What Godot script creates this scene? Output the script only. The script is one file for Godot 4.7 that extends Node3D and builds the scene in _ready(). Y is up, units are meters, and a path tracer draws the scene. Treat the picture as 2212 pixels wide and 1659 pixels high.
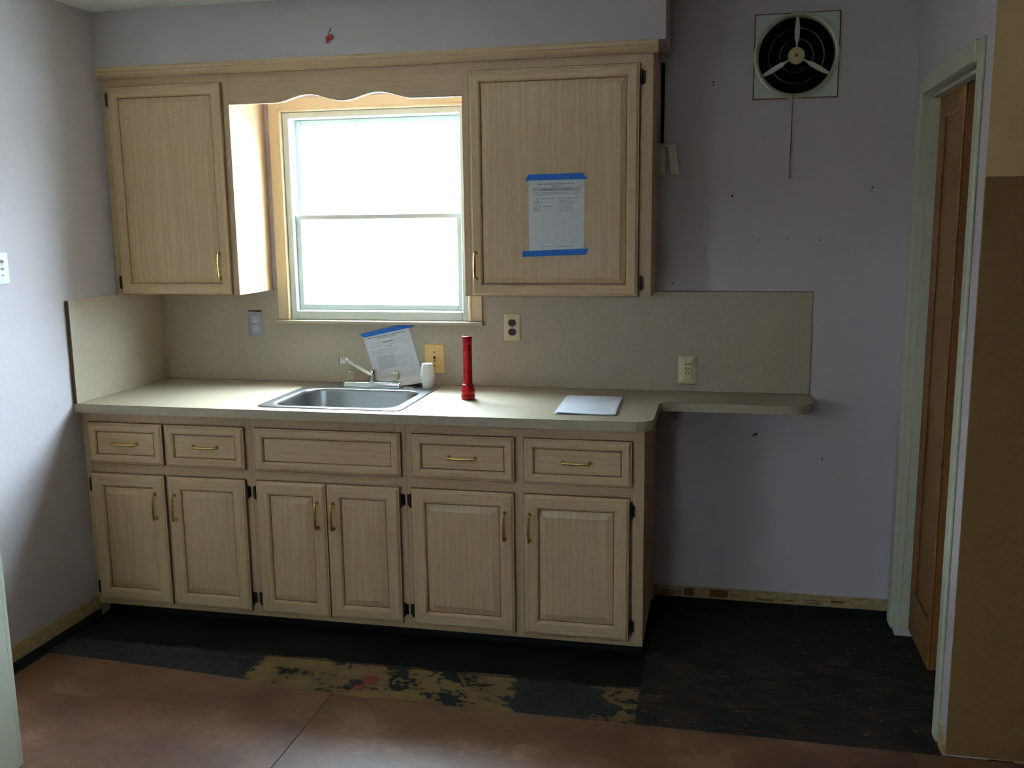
extends Node3D
# A bare kitchen wall: pickled-oak cabinets, a sink under a bright window, a bare floor.

const CAM := Vector3(2.50732, 1.61133, 3.9136)

class MB:
	# Collects triangles with explicit normals and uvs in metres (u along the grain).
	var v := PackedVector3Array()
	var n := PackedVector3Array()
	var uv := PackedVector2Array()
	var t := Transform3D()
	var off := Vector2()
	func tri(a: Vector3, b: Vector3, c: Vector3, na: Vector3, nb: Vector3, nc: Vector3, ua := Vector2(), ub := Vector2(), uc := Vector2()) -> void:
		a = t * a; b = t * b; c = t * c
		na = (t.basis * na).normalized(); nb = (t.basis * nb).normalized(); nc = (t.basis * nc).normalized()
		if (c - a).cross(b - a).dot(na + nb + nc) < 0.0:
			var x := b; b = c; c = x
			x = nb; nb = nc; nc = x
			var y := ub; ub = uc; uc = y
		v.append(a); v.append(b); v.append(c)
		n.append(na); n.append(nb); n.append(nc)
		uv.append(ua + off); uv.append(ub + off); uv.append(uc + off)
	func quad(a: Vector3, b: Vector3, c: Vector3, d: Vector3, hint: Vector3, ua := Vector2(), ub := Vector2(), uc := Vector2(), ud := Vector2()) -> void:
		var fn := (c - a).cross(b - d)
		if fn.length_squared() < 1e-16:
			return
		fn = fn.normalized()
		if fn.dot(hint) < 0.0:
			fn = -fn
		tri(a, b, c, fn, fn, fn, ua, ub, uc)
		tri(a, c, d, fn, fn, fn, ua, uc, ud)
	func pick(p: Vector3, axis: int, grain: int) -> Vector2:
		var i := (axis + 1) % 3
		var j := (axis + 2) % 3
		if i == grain:
			return Vector2(p[i], p[j])
		return Vector2(p[j], p[i])
	func box(lo: Vector3, hi: Vector3, grain := 1, ch := 0.0) -> void:
		var ce := (lo + hi) * 0.5
		var h := (hi - lo) * 0.5
		ch = minf(ch, minf(h.x, minf(h.y, h.z)) * 0.95)
		for ax in 3:
			var i := (ax + 1) % 3
			var j := (ax + 2) % 3
			for s in [-1.0, 1.0]:
				var p := []
				for k in [[-1, -1], [1, -1], [1, 1], [-1, 1]]:
					var q := Vector3()
					q[ax] = ce[ax] + s * h[ax]
					q[i] = ce[i] + k[0] * (h[i] - ch)
					q[j] = ce[j] + k[1] * (h[j] - ch)
					p.append(q)
				var hn := Vector3()
				hn[ax] = s
				quad(p[0], p[1], p[2], p[3], hn, pick(p[0], ax, grain), pick(p[1], ax, grain), pick(p[2], ax, grain), pick(p[3], ax, grain))
		if ch <= 0.0:
			return
		for ax in 3:
			var i := (ax + 1) % 3
			var j := (ax + 2) % 3
			for si in [-1.0, 1.0]:
				for sj in [-1.0, 1.0]:
					var p := []
					for k in [[-1, 0], [1, 0], [1, 1], [-1, 1]]:
						var q := Vector3()
						q[ax] = ce[ax] + k[0] * (h[ax] - ch)
						q[i] = ce[i] + si * (h[i] - (ch if k[1] == 1 else 0.0))
						q[j] = ce[j] + sj * (h[j] - (0.0 if k[1] == 1 else ch))
						p.append(q)
					var hn := Vector3()
					hn[i] = si
					hn[j] = sj
					quad(p[0], p[1], p[2], p[3], hn, pick(p[0], j, grain), pick(p[1], j, grain), pick(p[2], j, grain), pick(p[3], j, grain))
		for sx in [-1.0, 1.0]:
			for sy in [-1.0, 1.0]:
				for sz in [-1.0, 1.0]:
					var o := Vector3(sx, sy, sz)
					var c := ce + h * o
					var hn := o.normalized()
					tri(c - Vector3(0, sy, sz) * ch, c - Vector3(sx, 0, sz) * ch, c - Vector3(sx, sy, 0) * ch, hn, hn, hn)
	func lathe(pr: Array, seg := 24, crease := 0.6) -> void:
		# pr: Vector2(r, y) from bottom to top of the outside; axis y
		var m := pr.size()
		var fn := []
		for i in m - 1:
			var d: Vector2 = pr[i + 1] - pr[i]
			fn.append(Vector2(d.y, -d.x).normalized())
		for i in m - 1:
			var n0: Vector2 = fn[i]
			var n1: Vector2 = fn[i]
			if i > 0 and fn[i - 1].dot(fn[i]) > crease: n0 = (fn[i - 1] + fn[i]).normalized()
			if i < m - 2 and fn[i + 1].dot(fn[i]) > crease: n1 = (fn[i + 1] + fn[i]).normalized()
			for k in seg:
				var a := TAU * k / seg
				var b := TAU * (k + 1) / seg
				var ca := Vector2(cos(a), sin(a)); var cb := Vector2(cos(b), sin(b))
				var r0: float = pr[i].x; var r1: float = pr[i + 1].x
				var y0: float = pr[i].y; var y1: float = pr[i + 1].y
				var p := [Vector3(r0 * ca.x, y0, r0 * ca.y), Vector3(r0 * cb.x, y0, r0 * cb.y), Vector3(r1 * cb.x, y1, r1 * cb.y), Vector3(r1 * ca.x, y1, r1 * ca.y)]
				var q := [Vector3(n0.x * ca.x, n0.y, n0.x * ca.y), Vector3(n0.x * cb.x, n0.y, n0.x * cb.y), Vector3(n1.x * cb.x, n1.y, n1.x * cb.y), Vector3(n1.x * ca.x, n1.y, n1.x * ca.y)]
				var w := [Vector2(y0, a * r0), Vector2(y0, b * r0), Vector2(y1, b * r0), Vector2(y1, a * r0)]
				if r0 > 1e-6: tri(p[0], p[1], p[2], q[0], q[1], q[2], w[0], w[1], w[2])
				if r1 > 1e-6: tri(p[0], p[2], p[3], q[0], q[2], q[3], w[0], w[2], w[3])
	func tube(path: Array, rad: Array, seg := 10, caps := true) -> void:
		var m := path.size()
		var rings := []
		var up := Vector3(0.123, 0.97, 0.21)
		for i in m:
			var d: Vector3 = (path[mini(i + 1, m - 1)] - path[maxi(i - 1, 0)]).normalized()
			if absf(d.dot(up)) > 0.95: up = Vector3(0.97, 0.1, 0.2)
			var s := d.cross(up).normalized()
			up = s.cross(d).normalized()
			var r := []
			for k in seg:
				var a := TAU * k / seg
				r.append(s * cos(a) + up * sin(a))
			rings.append(r)
		for i in m - 1:
			for k in seg:
				var l := (k + 1) % seg
				var pa: Vector3 = path[i]; var pb: Vector3 = path[i + 1]
				var a0: Vector3 = rings[i][k]; var a1: Vector3 = rings[i][l]; var b0: Vector3 = rings[i + 1][k]; var b1: Vector3 = rings[i + 1][l]
				tri(pa + a0 * rad[i], pa + a1 * rad[i], pb + b1 * rad[i + 1], a0, a1, b1)
				tri(pa + a0 * rad[i], pb + b1 * rad[i + 1], pb + b0 * rad[i + 1], a0, b1, b0)
		if caps:
			for e in [0, m - 1]:
				var c: Vector3 = path[e]
				var o: Vector3 = (path[0] - path[1]).normalized() if e == 0 else (path[m - 1] - path[m - 2]).normalized()
				for k in seg:
					tri(c, c + rings[e][k] * rad[e], c + rings[e][(k + 1) % seg] * rad[e], o, o, o)
	func prism(poly: PackedVector2Array, z0: float, z1: float, caps := true, sides := true) -> void:
		# polygon in x,y; extruded along z
		var area := 0.0
		for i in poly.size():
			area += poly[i].cross(poly[(i + 1) % poly.size()])
		if caps:
			var ix := Geometry2D.triangulate_polygon(poly)
			for k in range(0, ix.size(), 3):
				for z in [z0, z1]:
					var nn := Vector3(0, 0, 1 if z == maxf(z0, z1) else -1)
					var p := []
					for j in 3: p.append(poly[ix[k + j]])
					tri(Vector3(p[0].x, p[0].y, z), Vector3(p[1].x, p[1].y, z), Vector3(p[2].x, p[2].y, z), nn, nn, nn, p[0], p[1], p[2])
		if not sides: return
		for i in poly.size():
			var a := poly[i]
			var b := poly[(i + 1) % poly.size()]
			var o := (b - a).orthogonal() * signf(area)
			if a.distance_squared_to(b) < 1e-12: continue
			quad(Vector3(a.x, a.y, z0), Vector3(b.x, b.y, z0), Vector3(b.x, b.y, z1), Vector3(a.x, a.y, z1), Vector3(-o.x, -o.y, 0) if false else Vector3(o.x, o.y, 0), a, b, b + Vector2(0, z1 - z0), a + Vector2(0, z1 - z0))
	func ring_frame(w: float, h: float, z0: float, prof: Array, side: int) -> void:
		# one mitred side of a frame; prof: Vector2(inset, height)
		for i in prof.size() - 1:
			var p := []
			for q in [prof[i], prof[i + 1]]:
				var d: float = q.x
				var c := [Vector2(d, d), Vector2(w - d, d), Vector2(w - d, h - d), Vector2(d, h - d)]
				p.append([Vector3(c[side].x, c[side].y, z0 + q.y), Vector3(c[(side + 1) % 4].x, c[(side + 1) % 4].y, z0 + q.y)])
			var ax := 0 if side % 2 == 0 else 1
			var hint: Vector3 = [Vector3(0, -1, 0), Vector3(1, 0, 0), Vector3(0, 1, 0), Vector3(-1, 0, 0)][side]
			var dx: float = prof[i + 1].x - prof[i].x
			var dh: float = prof[i + 1].y - prof[i].y
			var nn := (hint * dh + Vector3(0, 0, dx))
			quad(p[0][0], p[0][1], p[1][1], p[1][0], nn, Vector2(p[0][0][ax], prof[i].x), Vector2(p[0][1][ax], prof[i].x), Vector2(p[1][1][ax], prof[i + 1].x), Vector2(p[1][0][ax], prof[i + 1].x))
	func panel(w: float, h: float, z0: float, prof: Array, horizontal: bool) -> void:
		for i in prof.size():
			var d: float = prof[i].x
			var c := [Vector2(d, d), Vector2(w - d, d), Vector2(w - d, h - d), Vector2(d, h - d)]
			var e := c
			var z1: float = z0 + prof[i].y
			if i < prof.size() - 1:
				d = prof[i + 1].x
				e = [Vector2(d, d), Vector2(w - d, d), Vector2(w - d, h - d), Vector2(d, h - d)]
				for s in 4:
					var r := (s + 1) % 4
					var zz: float = z0 + prof[i + 1].y
					var hint: Vector3 = [Vector3(0, -1, 0), Vector3(1, 0, 0), Vector3(0, 1, 0), Vector3(-1, 0, 0)][s]
					var nn := hint * (zz - z1) + Vector3(0, 0, prof[i + 1].x - prof[i].x)
					var g := func(q: Vector2): return q if horizontal else Vector2(q.y, q.x)
					quad(Vector3(c[s].x, c[s].y, z1), Vector3(c[r].x, c[r].y, z1), Vector3(e[r].x, e[r].y, zz), Vector3(e[s].x, e[s].y, zz), nn, g.call(c[s]), g.call(c[r]), g.call(e[r]), g.call(e[s]))
			else:
				var g2 := func(q: Vector2): return q if horizontal else Vector2(q.y, q.x)
				quad(Vector3(c[0].x, c[0].y, z1), Vector3(c[1].x, c[1].y, z1), Vector3(c[2].x, c[2].y, z1), Vector3(c[3].x, c[3].y, z1), Vector3(0, 0, 1), g2.call(c[0]), g2.call(c[1]), g2.call(c[2]), g2.call(c[3]))
	func loft(loops: Array, flip := 1.0) -> void:
		# loops of equal point count; smooth normals
		var m := loops.size()
		var k: int = loops[0].size()
		var nr := []
		for i in m:
			var r := []
			for j in k:
				var a: Vector3 = loops[maxi(i - 1, 0)][j]; var b: Vector3 = loops[mini(i + 1, m - 1)][j]
				var c: Vector3 = loops[i][(j + k - 1) % k]; var d: Vector3 = loops[i][(j + 1) % k]
				r.append(((d - c).cross(b - a)).normalized() * flip)
			nr.append(r)
		for i in m - 1:
			for j in k:
				var l := (j + 1) % k
				var p := [loops[i][j], loops[i][l], loops[i + 1][l], loops[i + 1][j]]
				var q := [nr[i][j], nr[i][l], nr[i + 1][l], nr[i + 1][j]]
				tri(p[0], p[1], p[2], q[0], q[1], q[2])
				tri(p[0], p[2], p[3], q[0], q[2], q[3])
	func mesh() -> ArrayMesh:
		var a := []
		a.resize(Mesh.ARRAY_MAX)
		a[Mesh.ARRAY_VERTEX] = v
		a[Mesh.ARRAY_NORMAL] = n
		a[Mesh.ARRAY_TEX_UV] = uv
		var m := ArrayMesh.new()
		m.add_surface_from_arrays(Mesh.PRIMITIVE_TRIANGLES, a)
		return m

var rng := RandomNumberGenerator.new()
var M := {}

func thing(called: String, label: String, category: String, at := Vector3.ZERO, group := "", kind := "") -> Node3D:
	var o := Node3D.new()
	o.name = called
	o.position = at
	add_child(o, true)
	o.set_meta("label", label)
	o.set_meta("category", category)
	if group: o.set_meta("group", group)
	if kind: o.set_meta("kind", kind)
	return o

func part(called: String, mb: MB, m: Material, parent: Node3D, label := "") -> MeshInstance3D:
	var o := MeshInstance3D.new()
	o.name = called
	o.mesh = mb.mesh()
	o.material_override = m
	parent.add_child(o, true)
	if label: o.set_meta("label", label)
	return o

func group_part(called: String, parent: Node3D, at := Vector3.ZERO) -> Node3D:
	var o := Node3D.new()
	o.name = called
	o.position = at
	parent.add_child(o, true)
	return o

func mb(grain := false) -> MB:
	var b := MB.new()
	if grain: b.off = Vector2(rng.randf() * 3.0, rng.randf() * 3.0)
	return b

func at(p: Vector3, b := Basis()) -> Transform3D:
	return Transform3D(b, p)

# ---------------------------------------------------------------- materials

func mat(c: Color, rough := 0.6, metal := 0.0, spec := 0.5) -> StandardMaterial3D:
	var m := StandardMaterial3D.new()
	m.albedo_color = c
	m.roughness = rough
	m.metallic = metal
	m.metallic_specular = spec
	return m

func noise(freq: float, oct := 3, s := 1) -> FastNoiseLite:
	var f := FastNoiseLite.new()
	f.noise_type = FastNoiseLite.TYPE_SIMPLEX_SMOOTH
	f.frequency = freq
	f.fractal_octaves = oct
	f.seed = s
	return f

func tex(im: Image) -> ImageTexture:
	return ImageTexture.create_from_image(im)

func wood_image(base: Color, dark: Color, s: int, strength := 1.0) -> Image:
	# u runs along the grain; tiles by folding
	var w := 512
	var h := 512
	var im := Image.create(w, h, false, Image.FORMAT_RGB8)
	var f1 := noise(1.0, 2, s)
	var f2 := noise(1.0, 2, s + 1)
	for y in h:
		var yy := absf(float(y) / h - 0.5) * 2.0
		for x in w:
			var xx := absf(float(x) / w - 0.5) * 2.0
			var warp := f1.get_noise_2d(xx * 3.0, yy * 3.0) * 0.05
			var band := f1.get_noise_2d(xx * 0.7 + 20.0, (yy + warp) * 11.0)
			var fine := f2.get_noise_2d(xx * 5.0, (yy + warp) * 60.0)
			var pore := f2.get_noise_2d(xx * 22.0 + 7.0, (yy + warp * 0.5) * 210.0)
			var k := 0.42 + 0.35 * band + 0.28 * fine + (0.35 if pore > 0.38 else 0.0)
			im.set_pixel(x, y, base.lerp(dark, clampf(k * strength, 0.0, 1.0)))
	return im

func speckle_image(a: Color, b: Color, c: Color, s: int) -> Image:
	var im := Image.create(512, 512, false, Image.FORMAT_RGB8)
	var f := noise(1.0, 3, s)
	var g := noise(1.0, 2, s + 5)
	for y in 512:
		for x in 512:
			var u := absf(x / 512.0 - 0.5) * 2.0
			var v := absf(y / 512.0 - 0.5) * 2.0
			var k := 0.5 + 0.5 * f.get_noise_2d(u * 9.0, v * 9.0)
			var q := g.get_noise_2d(u * 75.0, v * 75.0)
			var col := a.lerp(b, clampf(k, 0, 1))
			if q > 0.18: col = col.lerp(c, clampf((q - 0.18) * 2.2, 0, 0.6))
			im.set_pixel(x, y, col)
	return im

func plaster_map() -> NoiseTexture2D:
	var t := NoiseTexture2D.new()
	t.width = 512
	t.height = 512
	t.seamless = true
	t.noise = noise(0.02, 4, 9)
	return t

func make_materials() -> void:
	var oak := mat(Color.WHITE, 0.42)
	oak.albedo_texture = tex(wood_image(Color(0.80, 0.69, 0.55), Color(0.68, 0.555, 0.415), 3, 0.85))
	oak.uv1_scale = Vector3(1.0 / 1.1, 1.0 / 0.34, 1)
	M.oak = oak
	var oak2 := mat(Color.WHITE, 0.45)
	oak2.albedo_texture = tex(wood_image(Color(0.765, 0.65, 0.52), Color(0.67, 0.54, 0.41), 13, 0.9))
	oak2.uv1_scale = oak.uv1_scale
	M.oak_frame = oak2
	M.oak_edge = mat(Color(0.42, 0.30, 0.19), 0.6)
	M.oak_groove = mat(Color(0.47, 0.345, 0.22), 0.6)
	var lam := mat(Color.WHITE, 0.40, 0.0, 0.7)
	lam.albedo_texture = tex(speckle_image(Color(0.71, 0.65, 0.555), Color(0.66, 0.60, 0.50), Color(0.56, 0.50, 0.41), 21))
	lam.uv1_triplanar = true
	lam.uv1_world_triplanar = true
	lam.uv1_scale = Vector3(2.2, 2.2, 2.2)
	M.laminate = lam
	M.edge_dark = mat(Color(0.30, 0.22, 0.15), 0.6)
	var pm := plaster_map()
	for k in {"lavender": Color(0.78, 0.74, 0.75), "tan_paint": Color(0.80, 0.66, 0.47), "ceiling_paint": Color(0.90, 0.91, 0.87)}.keys():
		var w := mat({"lavender": Color(0.78, 0.74, 0.75), "tan_paint": Color(0.80, 0.66, 0.47), "ceiling_paint": Color(0.90, 0.91, 0.87)}[k], 0.7)
		w.heightmap_enabled = true
		w.heightmap_texture = pm
		w.heightmap_scale = 0.06
		w.uv1_triplanar = true
		w.uv1_world_triplanar = true
		w.uv1_scale = Vector3(3, 3, 3)
		M[k] = w
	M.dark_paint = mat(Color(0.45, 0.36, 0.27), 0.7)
	M.vinyl = mat(Color(0.86, 0.89, 0.87), 0.35)
	M.casing_tan = mat(Color(0.83, 0.745, 0.60), 0.5)
	M.trim_white = mat(Color(0.76, 0.755, 0.67), 0.5)
	M.chrome = mat(Color(0.86, 0.87, 0.88), 0.1, 1.0)
	M.old_chrome = mat(Color(0.82, 0.80, 0.74), 0.3, 0.65)
	M.steel = mat(Color(0.66, 0.66, 0.65), 0.3, 1.0)
	M.brass = mat(Color(0.84, 0.73, 0.47), 0.25, 1.0)
	M.bronze = mat(Color(0.20, 0.15, 0.10), 0.4, 0.6)
	M.paper = mat(Color(0.88, 0.88, 0.90), 0.75)
	M.tape = mat(Color(0.02, 0.38, 0.72), 0.6)
	M.ivory = mat(Color(0.85, 0.80, 0.65), 0.4)
	M.ivory_yellow = mat(Color(0.87, 0.72, 0.45), 0.4)
	M.white_plastic = mat(Color(0.88, 0.88, 0.83), 0.4)
	M.old_plastic = mat(Color(0.86, 0.85, 0.77), 0.5)
	M.plastic_shade = mat(Color(0.70, 0.67, 0.57), 0.6)
	M.grey_plate = mat(Color(0.62, 0.64, 0.68), 0.4)
	M.plate_worn = mat(Color(0.75, 0.77, 0.76), 0.5)
	M.black_plastic = mat(Color(0.05, 0.05, 0.055), 0.4)
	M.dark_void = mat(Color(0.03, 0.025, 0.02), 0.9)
	M.foam = mat(Color(0.88, 0.88, 0.84), 0.7)
	M.red_metal = mat(Color(0.60, 0.02, 0.05), 0.28, 0.55)
	M.red_cloth = mat(Color(0.62, 0.05, 0.10), 0.7)
	M.grey_metal = mat(Color(0.45, 0.45, 0.45), 0.4, 0.8)
	M.enamel = mat(Color(0.80, 0.82, 0.78), 0.3)
	M.rust = mat(Color(0.42, 0.26, 0.10), 0.8)
	M.fan_black = mat(Color(0.018, 0.015, 0.014), 0.8, 0.0, 0.2)
	M.fan_wire = mat(Color(0.30, 0.28, 0.27), 0.25, 0.9)
	M.cream_hub = mat(Color(0.72, 0.66, 0.48), 0.5)
	M.cord = mat(Color(0.32, 0.24, 0.17), 0.7)
	var door := mat(Color.WHITE, 0.45)
	door.albedo_texture = tex(wood_image(Color(0.53, 0.355, 0.175), Color(0.41, 0.26, 0.115), 31, 0.8))
	door.uv1_scale = Vector3(1.0 / 1.2, 1.0 / 0.5, 1)
	M.door_wood = door
	var hb := mat(Color.WHITE, 0.5)
	hb.albedo_texture = tex(speckle_image(Color(0.53, 0.40, 0.23), Color(0.48, 0.355, 0.195), Color(0.41, 0.30, 0.16), 41))
	hb.uv1_triplanar = true
	hb.uv1_world_triplanar = true
	hb.uv1_scale = Vector3(1.7, 1.7, 1.7)
	M.hardboard = hb
	var cl := mat(Color(0.95, 0.93, 0.82, 0.15), 0.08)
	cl.refraction_enabled = true
	cl.refraction_scale = 0.05
	M.acrylic = cl
	var gl := mat(Color(1, 1, 1, 0.04), 0.02)
	gl.transparency = BaseMaterial3D.TRANSPARENCY_ALPHA
	M.glass = gl
	var bb := mat(Color.WHITE, 0.8)
	bb.albedo_texture = tex(speckle_image(Color(0.78, 0.69, 0.50), Color(0.56, 0.46, 0.31), Color(0.30, 0.22, 0.14), 51))
	bb.uv1_triplanar = true
	bb.uv1_world_triplanar = true
	bb.uv1_scale = Vector3(1.2, 5, 1.2)
	M.raw_base = bb
	var fl := mat(Color.WHITE, 0.8, 0.0, 0.25)
	fl.albedo_texture = tex(floor_image())
	M.mastic = fl
	var sh := mat(Color.WHITE, 0.42, 0.0, 0.7)
	sh.albedo_texture = tex(sheet_image())
	M.sheet = sh
	M.tile_red = mat(Color(0.40, 0.12, 0.08), 0.7)
	M.tile_black = mat(Color(0.06, 0.06, 0.07), 0.7)
	var gd := mat(Color(0.88, 0.87, 0.85), 0.9)
	M.ground = gd

# floor texture: x 0..3.4, z 0..1.2
func floor_image() -> Image:
	var w := 1700
	var h := 600
	var im := Image.create(w, h, false, Image.FORMAT_RGB8)
	var f := noise(1.0, 4, 61)
	var g := noise(1.0, 3, 67)
	var black := Color(0.055, 0.053, 0.05)
	var grey := Color(0.14, 0.137, 0.13)
	var tanc := Color(0.47, 0.38, 0.25)
	var brown := Color(0.25, 0.20, 0.155)
	for j in h:
		var z := 1.2 * (j + 0.5) / h
		for i in w:
			var x := 3.4 * (i + 0.5) / w
			var n1 := f.get_noise_2d(x * 5.5, z * 9.0)
			var n2 := g.get_noise_2d(x * 26.0, z * 34.0)
			var n3 := g.get_noise_2d(x * 7.0 + 40.0, z * 60.0)
			var c := black
			var edge := 0.80 + 0.012 * n1
			if x < 2.27 + 0.006 * n2 and z < edge:
				c = black.lerp(grey, clampf(0.05 + 0.35 * n2, 0, 0.4))
				if n3 > 0.5 and n2 > 0.1: c = c.lerp(brown, 0.6)
			elif x >= 2.27 + 0.006 * n2:
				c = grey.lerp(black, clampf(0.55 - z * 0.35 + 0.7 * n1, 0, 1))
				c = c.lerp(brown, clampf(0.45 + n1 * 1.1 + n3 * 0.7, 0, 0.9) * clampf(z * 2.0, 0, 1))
				if n3 > 0.46 and n2 > 0.12: c = c.lerp(Color(0.42, 0.35, 0.26), 0.6)
				if n2 > 0.66: c = Color(0.5, 0.48, 0.43)
			else:
				c = grey.lerp(black, clampf(0.3 + 0.8 * n1, 0, 1)).lerp(Color(0.215, 0.22, 0.225), clampf(0.55 + n2 * 0.5, 0, 1))
				if n3 > 0.35: c = c.lerp(brown, 0.5)
				var a := smoothstep(0.80, 0.95, x) * (1.0 - smoothstep(1.78, 1.86, x + 0.12 * n1))
				a = maxf(a, smoothstep(2.12, 2.2, x + 0.2 * n1) * 0.6)
				var hole := n1 * 0.9 + n2 * 0.55
				if absf(x - 1.45 - (z - 0.9) * 0.5) < 0.07: hole += 0.35
				if absf(x - 1.60 - (z - 0.9) * 0.6) < 0.06: hole += 0.45
				if a > 0.35 + 0.35 * n2:
					c = tanc.lerp(Color(0.39, 0.31, 0.21), clampf(0.5 + n1 + n3 * 0.5, 0, 1))
					if hole > 0.40: c = Color(0.13, 0.15, 0.14)
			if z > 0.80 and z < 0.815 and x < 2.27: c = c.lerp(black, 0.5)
			im.set_pixel(i, j, c)
	return im

func sheet_image() -> Image:
	var im := Image.create(1024, 512, false, Image.FORMAT_RGB8)
	var f := noise(1.0, 4, 71)
	var g := noise(1.0, 3, 73)
	for y in 512:
		for x in 1024:
			var u := x / 256.0
			var v := y / 256.0
			var a := f.get_noise_2d(u * 2.0, v * 2.6)
			var b := g.get_noise_2d(u * 16.0, v * 26.0)
			var c := Color(0.46, 0.30, 0.195).lerp(Color(0.315, 0.185, 0.11), clampf(0.5 + a * 0.8 + b * 0.35, 0, 1))
			if a + b * 0.3 > 0.45: c = c.lerp(Color(0.30, 0.14, 0.09), 0.4)
			if a - b * 0.3 < -0.42: c = c.lerp(Color(0.58, 0.46, 0.36), 0.5)
			im.set_pixel(x, y, c)
	return im

# ---------------------------------------------------------------- ready

func _ready() -> void:
	rng.seed = 11
	var cam := Camera3D.new()
	cam.name = "camera"
	cam.projection = Camera3D.PROJECTION_PERSPECTIVE
	cam.fov = rad_to_deg(2.0 * atan(829.5 / 2053.777))
	cam.near = 0.05
	cam.far = 100.0
	cam.transform = Transform3D(Basis(Vector3(0.97713326, -0.0119035, -0.21229435), Vector3(-0.02433532, 0.98561028, -0.16727276), Vector3(0.21123063, 0.16861403, 0.96278291)), CAM)
	add_child(cam)
	cam.current = true
	var env := Environment.new()
	env.background_mode = Environment.BG_SKY
	var skm := ProceduralSkyMaterial.new()
	skm.sky_top_color = Color(0.82, 0.93, 1.0)
	skm.sky_horizon_color = Color(0.46, 0.51, 0.55)
	skm.ground_horizon_color = Color(0.40, 0.41, 0.38)
	skm.ground_bottom_color = Color(0.30, 0.31, 0.28)
	skm.sky_curve = 0.3
	skm.energy_multiplier = 1.0
	var sky := Sky.new()
	sky.sky_material = skm
	env.sky = sky
	env.background_energy_multiplier = 140.0
	env.tonemap_mode = Environment.TONE_MAPPER_LINEAR
	env.tonemap_exposure = 1.0
	env.sdfgi_enabled = true
	env.ssao_enabled = true
	env.ssil_enabled = true
	var we := WorldEnvironment.new()
	we.name = "world_environment"
	we.environment = env
	add_child(we)

	make_materials()
	build_shell()
	build_window()
	build_doorway()
	build_base_cabinets()
	build_wall_cabinets()
	build_counter()
	build_sink()
	build_fan()
	build_outlets()
	build_small_things()

# ---------------------------------------------------------------- shell

func grid_wall(b: MB, xs: Array, ys: Array, z0: float, z1: float, holes: Array) -> void:
	# boxes for every cell but the holes (each [i, j, z of its back or null])
	for i in xs.size() - 1:
		for j in ys.size() - 1:
			var zf := z1
			var skip := false
			for q in holes:
				if q[0] == i and q[1] == j:
					if q.size() < 3: skip = true
					else: zf = q[2]
			if not skip:
				b.box(Vector3(xs[i], ys[j], z0), Vector3(xs[i + 1], ys[j + 1], zf), 1)

const H := 2.463

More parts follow.
